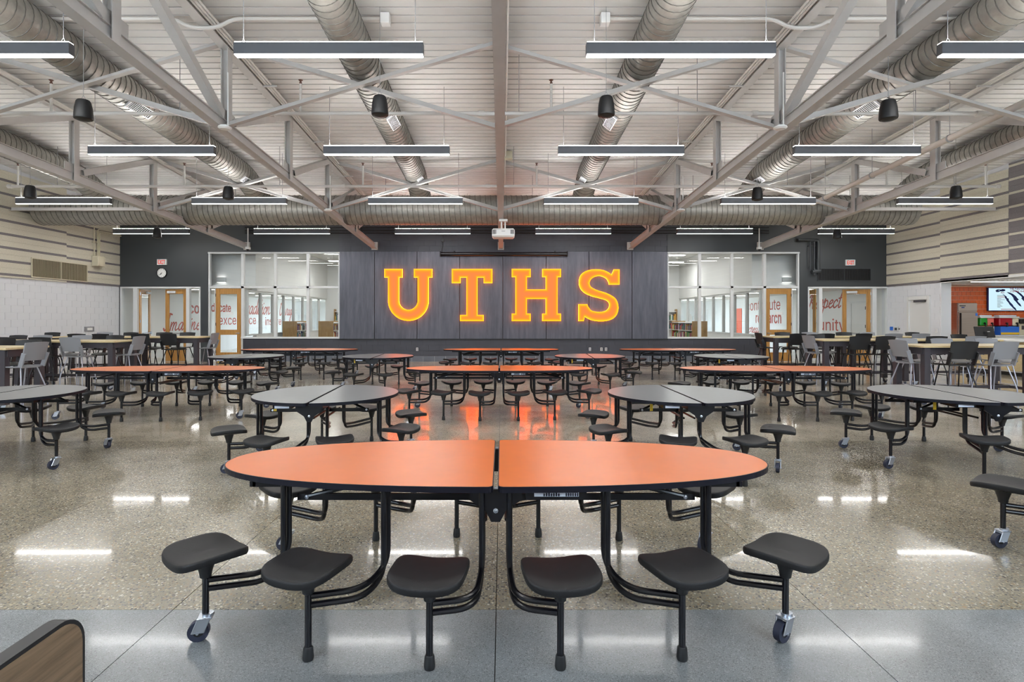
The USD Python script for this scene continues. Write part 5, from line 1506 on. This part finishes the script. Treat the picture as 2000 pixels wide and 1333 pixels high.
def stool_parts(t, pm, lm):
    n = 9
    u = np.linspace(-1, 1, n)
    # seat pan
    rows = []
    for v in np.linspace(-1, 1, n):
        for a in u:
            k = 1 - 0.06 * (abs(a) ** 3) * (abs(v) ** 3)
            rows.append((a * 0.22 * k, v * 0.205 * k + 0.03, 0.755 - 0.018 * (1 - a * a) - 0.02 * max(v, 0) ** 3))
    top = np.array(rows)
    V = np.vstack([top, top - [0, 0, 0.018]])
    f = []
    for i in range(n - 1):
        for j in range(n - 1):
            a = i * n + j
            f += [[a, a + 1, a + n + 1], [a, a + n + 1, a + n]]
            b = a + n * n
            f += [[b, b + n + 1, b + 1], [b, b + n, b + n + 1]]
    ring_ = [j for j in range(n)] + [i * n + n - 1 for i in range(1, n)] + [(n - 1) * n + j for j in range(n - 2, -1, -1)] + [i * n for i in range(n - 2, 0, -1)]
    for a, b in zip(ring_, ring_[1:] + ring_[:1]):
        f += [[a, a + n * n, b + n * n], [a, b + n * n, b]]
    part(t, 'seat', trimesh.Trimesh(V, f, process=False), pm, smooth=40)
    rows = []
    for v in np.linspace(0, 1, n):
        for a in u:
            wd = 0.215 + 0.012 * v
            rows.append((a * wd, -0.19 - 0.075 * v - 0.035 * (1 - a * a), 0.845 + 0.315 * v - 0.012 * (a * a) * (v > 0.9)))
    bk = np.array(rows)
    V = np.vstack([bk, bk + [0, 0.016, 0]])
    part(t, 'backrest', trimesh.Trimesh(V, [[x_[0], x_[2], x_[1]] for x_ in f], process=False), pm, smooth=40)
    for s in (-1, 1):
        part(t, 'back_upright', bar((s * 0.212, -0.15, 0.74), (s * 0.218, -0.225, 0.97), Polygon([(-0.012, -0.04), (0.012, -0.04), (0.012, 0.035), (-0.012, 0.035)]), up=(0, 1, 0.2)), pm, smooth=False)
        part(t, 'leg', tube(fillet([(s * 0.15, -0.10, 0.735), (s * 0.245, -0.20, 0.33), (s * 0.25, -0.215, 0.0)], 0.05), 0.0115, 10), lm)
        part(t, 'leg', tube(fillet([(s * 0.17, 0.12, 0.735), (s * 0.21, 0.20, 0.33), (s * 0.21, 0.205, 0.0)], 0.05), 0.0115, 10), lm)
        part(t, 'foot_rail', cyl((s * 0.246, -0.205, 0.27), (s * 0.21, 0.203, 0.27), 0.008, 8), lm)
    part(t, 'foot_rail', cyl((-0.21, 0.203, 0.27), (0.21, 0.203, 0.27), 0.009, 8), lm)
    part(t, 'seat_frame', [cyl((-0.16, -0.10, 0.727), (0.16, -0.10, 0.727), 0.01, 8), cyl((-0.17, 0.12, 0.727), (0.17, 0.12, 0.727), 0.01, 8)], lm)


# back position x, y, colour, heading (0 = faces away from the camera), table words
N_, F_, LE, RE = 0, 180, 86, -87
ST = [
    (-7.88, 9.55, 'g', LE, 'at the right end of the nearest left bar table'),
    (-8.84, 10.55, 'k', F_, 'on the far side of the nearest left bar table'),
    (-10.55, 12.0, 'k', N_, 'near side of the middle left bar tables, nearest the left edge'),
    (-9.86, 12.0, 'k', N_, 'near side of the middle left bar table, left one'),
    (-9.2, 12.0, 'g', N_, 'near side of the middle left bar table, right one'),
    (-8.22, 12.75, 'g', LE, 'at the right end of the middle left bar table'),
    (-11.6, 13.5, 'k', F_, 'far side of the middle left tables, nearest the wall'),
    (-11.0, 13.5, 'g', F_, 'far side of the middle left tables, second from the wall'),
    (-10.0, 13.45, 'g', F_, 'far side of the middle left tables, third from the wall'),
    (-9.25, 13.45, 'k', F_, 'far side of the middle left tables, farthest from the wall'),
    (-11.15, 14.75, 'k', N_, 'near side of the farthest left tables, nearest the wall'),
    (-10.5, 14.75, 'k', N_, 'near side of the farthest left tables, second from the wall'),
    (-9.5, 14.75, 'k', N_, 'near side of the farthest left tables, third from the wall'),
    (-8.72, 14.75, 'k', N_, 'near side of the farthest left tables, farthest from the wall'),
    (-13.0, 16.3, 'k', F_, 'far side of the farthest left tables, against the wall'),
    (-11.5, 16.35, 'g', F_, 'far side of the farthest left tables, beneath the dispenser'),
    (-10.75, 16.3, 'k', F_, 'far side of the farthest left tables, before the open oak leaf'),
    (-9.75, 16.3, 'k', F_, 'far side of the farthest left tables, under the red lettering'),
    (-9.1, 16.3, 'k', F_, 'far side of the farthest left tables, beside the oak door'),
    (-7.95, 15.6, 'g', LE, 'at the right end of the farthest left bar table'),
    (7.2, 15.8, 'k', RE, 'at the left end of the farthest right bar table'),
    (8.22, 16.5, 'k', F_, 'far side of the farthest right tables, before the oak door'),
    (7.85, 14.95, 'k', N_, 'near side of the farthest right tables, leftmost'),
    (9.0, 16.5, 'g', F_, 'far side of the farthest right tables, under the script lettering'),
    (7.28, 13.4, 'g', RE, 'at the left end of the middle right bar table'),
    (8.62, 14.95, 'k', N_, 'near side of the farthest right tables, second from left'),
    (7.95, 14.2, 'k', F_, 'far side of the middle right table, left one'),
    (10.0, 16.5, 'k', F_, 'far side of the farthest right tables, under the thin lettering'),
    (10.7, 16.5, 'g', F_, 'far side of the farthest right tables, before the oak leaf'),
    (9.6, 14.95, 'k', N_, 'near side of the farthest right tables, third from left'),
    (8.12, 12.72, 'k', N_, 'near side of the middle right tables, leftmost'),
    (8.66, 12.72, 'k', N_, 'near side of the middle right tables, second from left'),
    (10.42, 14.95, 'g', N_, 'near side of the farthest right tables, pale one'),
    (12.05, 16.5, 'k', F_, 'far side of the farthest right tables, by the white door'),
    (11.15, 14.95, 'g', N_, 'near side of the farthest right tables, rightmost'),
    (7.38, 10.5, 'g', RE, 'at the left end of the nearest right bar table'),
    (8.12, 11.28, 'g', F_, 'far side of the nearest right table, left one'),
    (9.85, 12.72, 'k', N_, 'near side of the middle right tables, third from left'),
    (8.82, 11.28, 'g', F_, 'far side of the nearest right table, middle one'),
    (10.72, 12.72, 'g', N_, 'near side of the middle right tables, rightmost'),
    (11.55, 14.2, 'k', F_, 'far side of the middle right tables, before the counter'),
    (8.06, 9.78, 'k', N_, 'near side of the nearest right table, left one'),
    (9.7, 11.28, 'g', F_, 'far side of the nearest right table, right one'),
    (8.7, 9.72, 'g', N_, 'near side of the nearest right table, right one'),
]
sp_ = {}
for i, (x, y, c, h, where) in enumerate(ST):
    a = math.radians(h)
    jit = [0, 4, -5, 3, -2, 6, -4][i % 7]
    off = 0.25                                           # from the back to the middle of the seat
    loc = (x - math.sin(a) * off, y + math.cos(a) * off, 0)
    lbl = f'{"pale grey" if c == "g" else "black"} plastic bar stool, {where}'
    if c not in sp_:
        t = sp_[c] = thing('bar_stool', lbl, 'bar stool', loc, h + jit, group='bar stools')
        stool_parts(t, M['gray_plastic'] if c == 'g' else M['black_plastic'], M['silver_tube'] if c == 'g' else M['black_steel'])
    else:
        dup(sp_[c], lbl, loc, h + jit)

# ------------------------------------------------------------------ chair in the near left corner
ch = thing('wooden_chair', 'wood veneer chair back with black rim in the near lower left corner', 'chair', (-0.972, 0.985, 0))
pan = sbox(-0.32, 0.46, 0.30, 0.892).buffer(-0.07, 6).buffer(0.07, 8)
TT = np.array([[0, 0, 1, 0], [1, 0, 0, 0], [0, 1, 0, 0], [0, 0, 0, 1.0]])
bd = prism(pan.buffer(-0.009), 0.016)
bd.apply_transform(TT)
bd.apply_translation([0.0065, 0, 0])
part(ch, 'backrest', bd, M['walnut_x'], smooth=False)
rm = prism(pan, 0.0355)
rm.apply_transform(TT)
rm.apply_translation([-0.0145, 0, 0])
part(ch, 'back_rim', rm, M['black_plastic'], smooth=False)
part(ch, 'frame_tube', tube(fillet([(-0.03, -0.26, 0.02), (-0.03, -0.26, 0.4), (-0.045, -0.22, 0.84), (-0.045, 0.1, 0.84), (-0.03, 0.2, 0.4), (-0.03, 0.2, 0.02)], 0.06), 0.012, 10), M['black_steel'])
part(ch, 'seat', CB(0.0, 0.42, -0.24, 0.24, 0.43, 0.455, 0.01), M['walnut_x'])
for yy in (-0.2, 0.2):
    part(ch, 'leg', tube([(0.36, yy, 0.43), (0.42, yy, 0.0)], 0.012, 10), M['black_steel'])
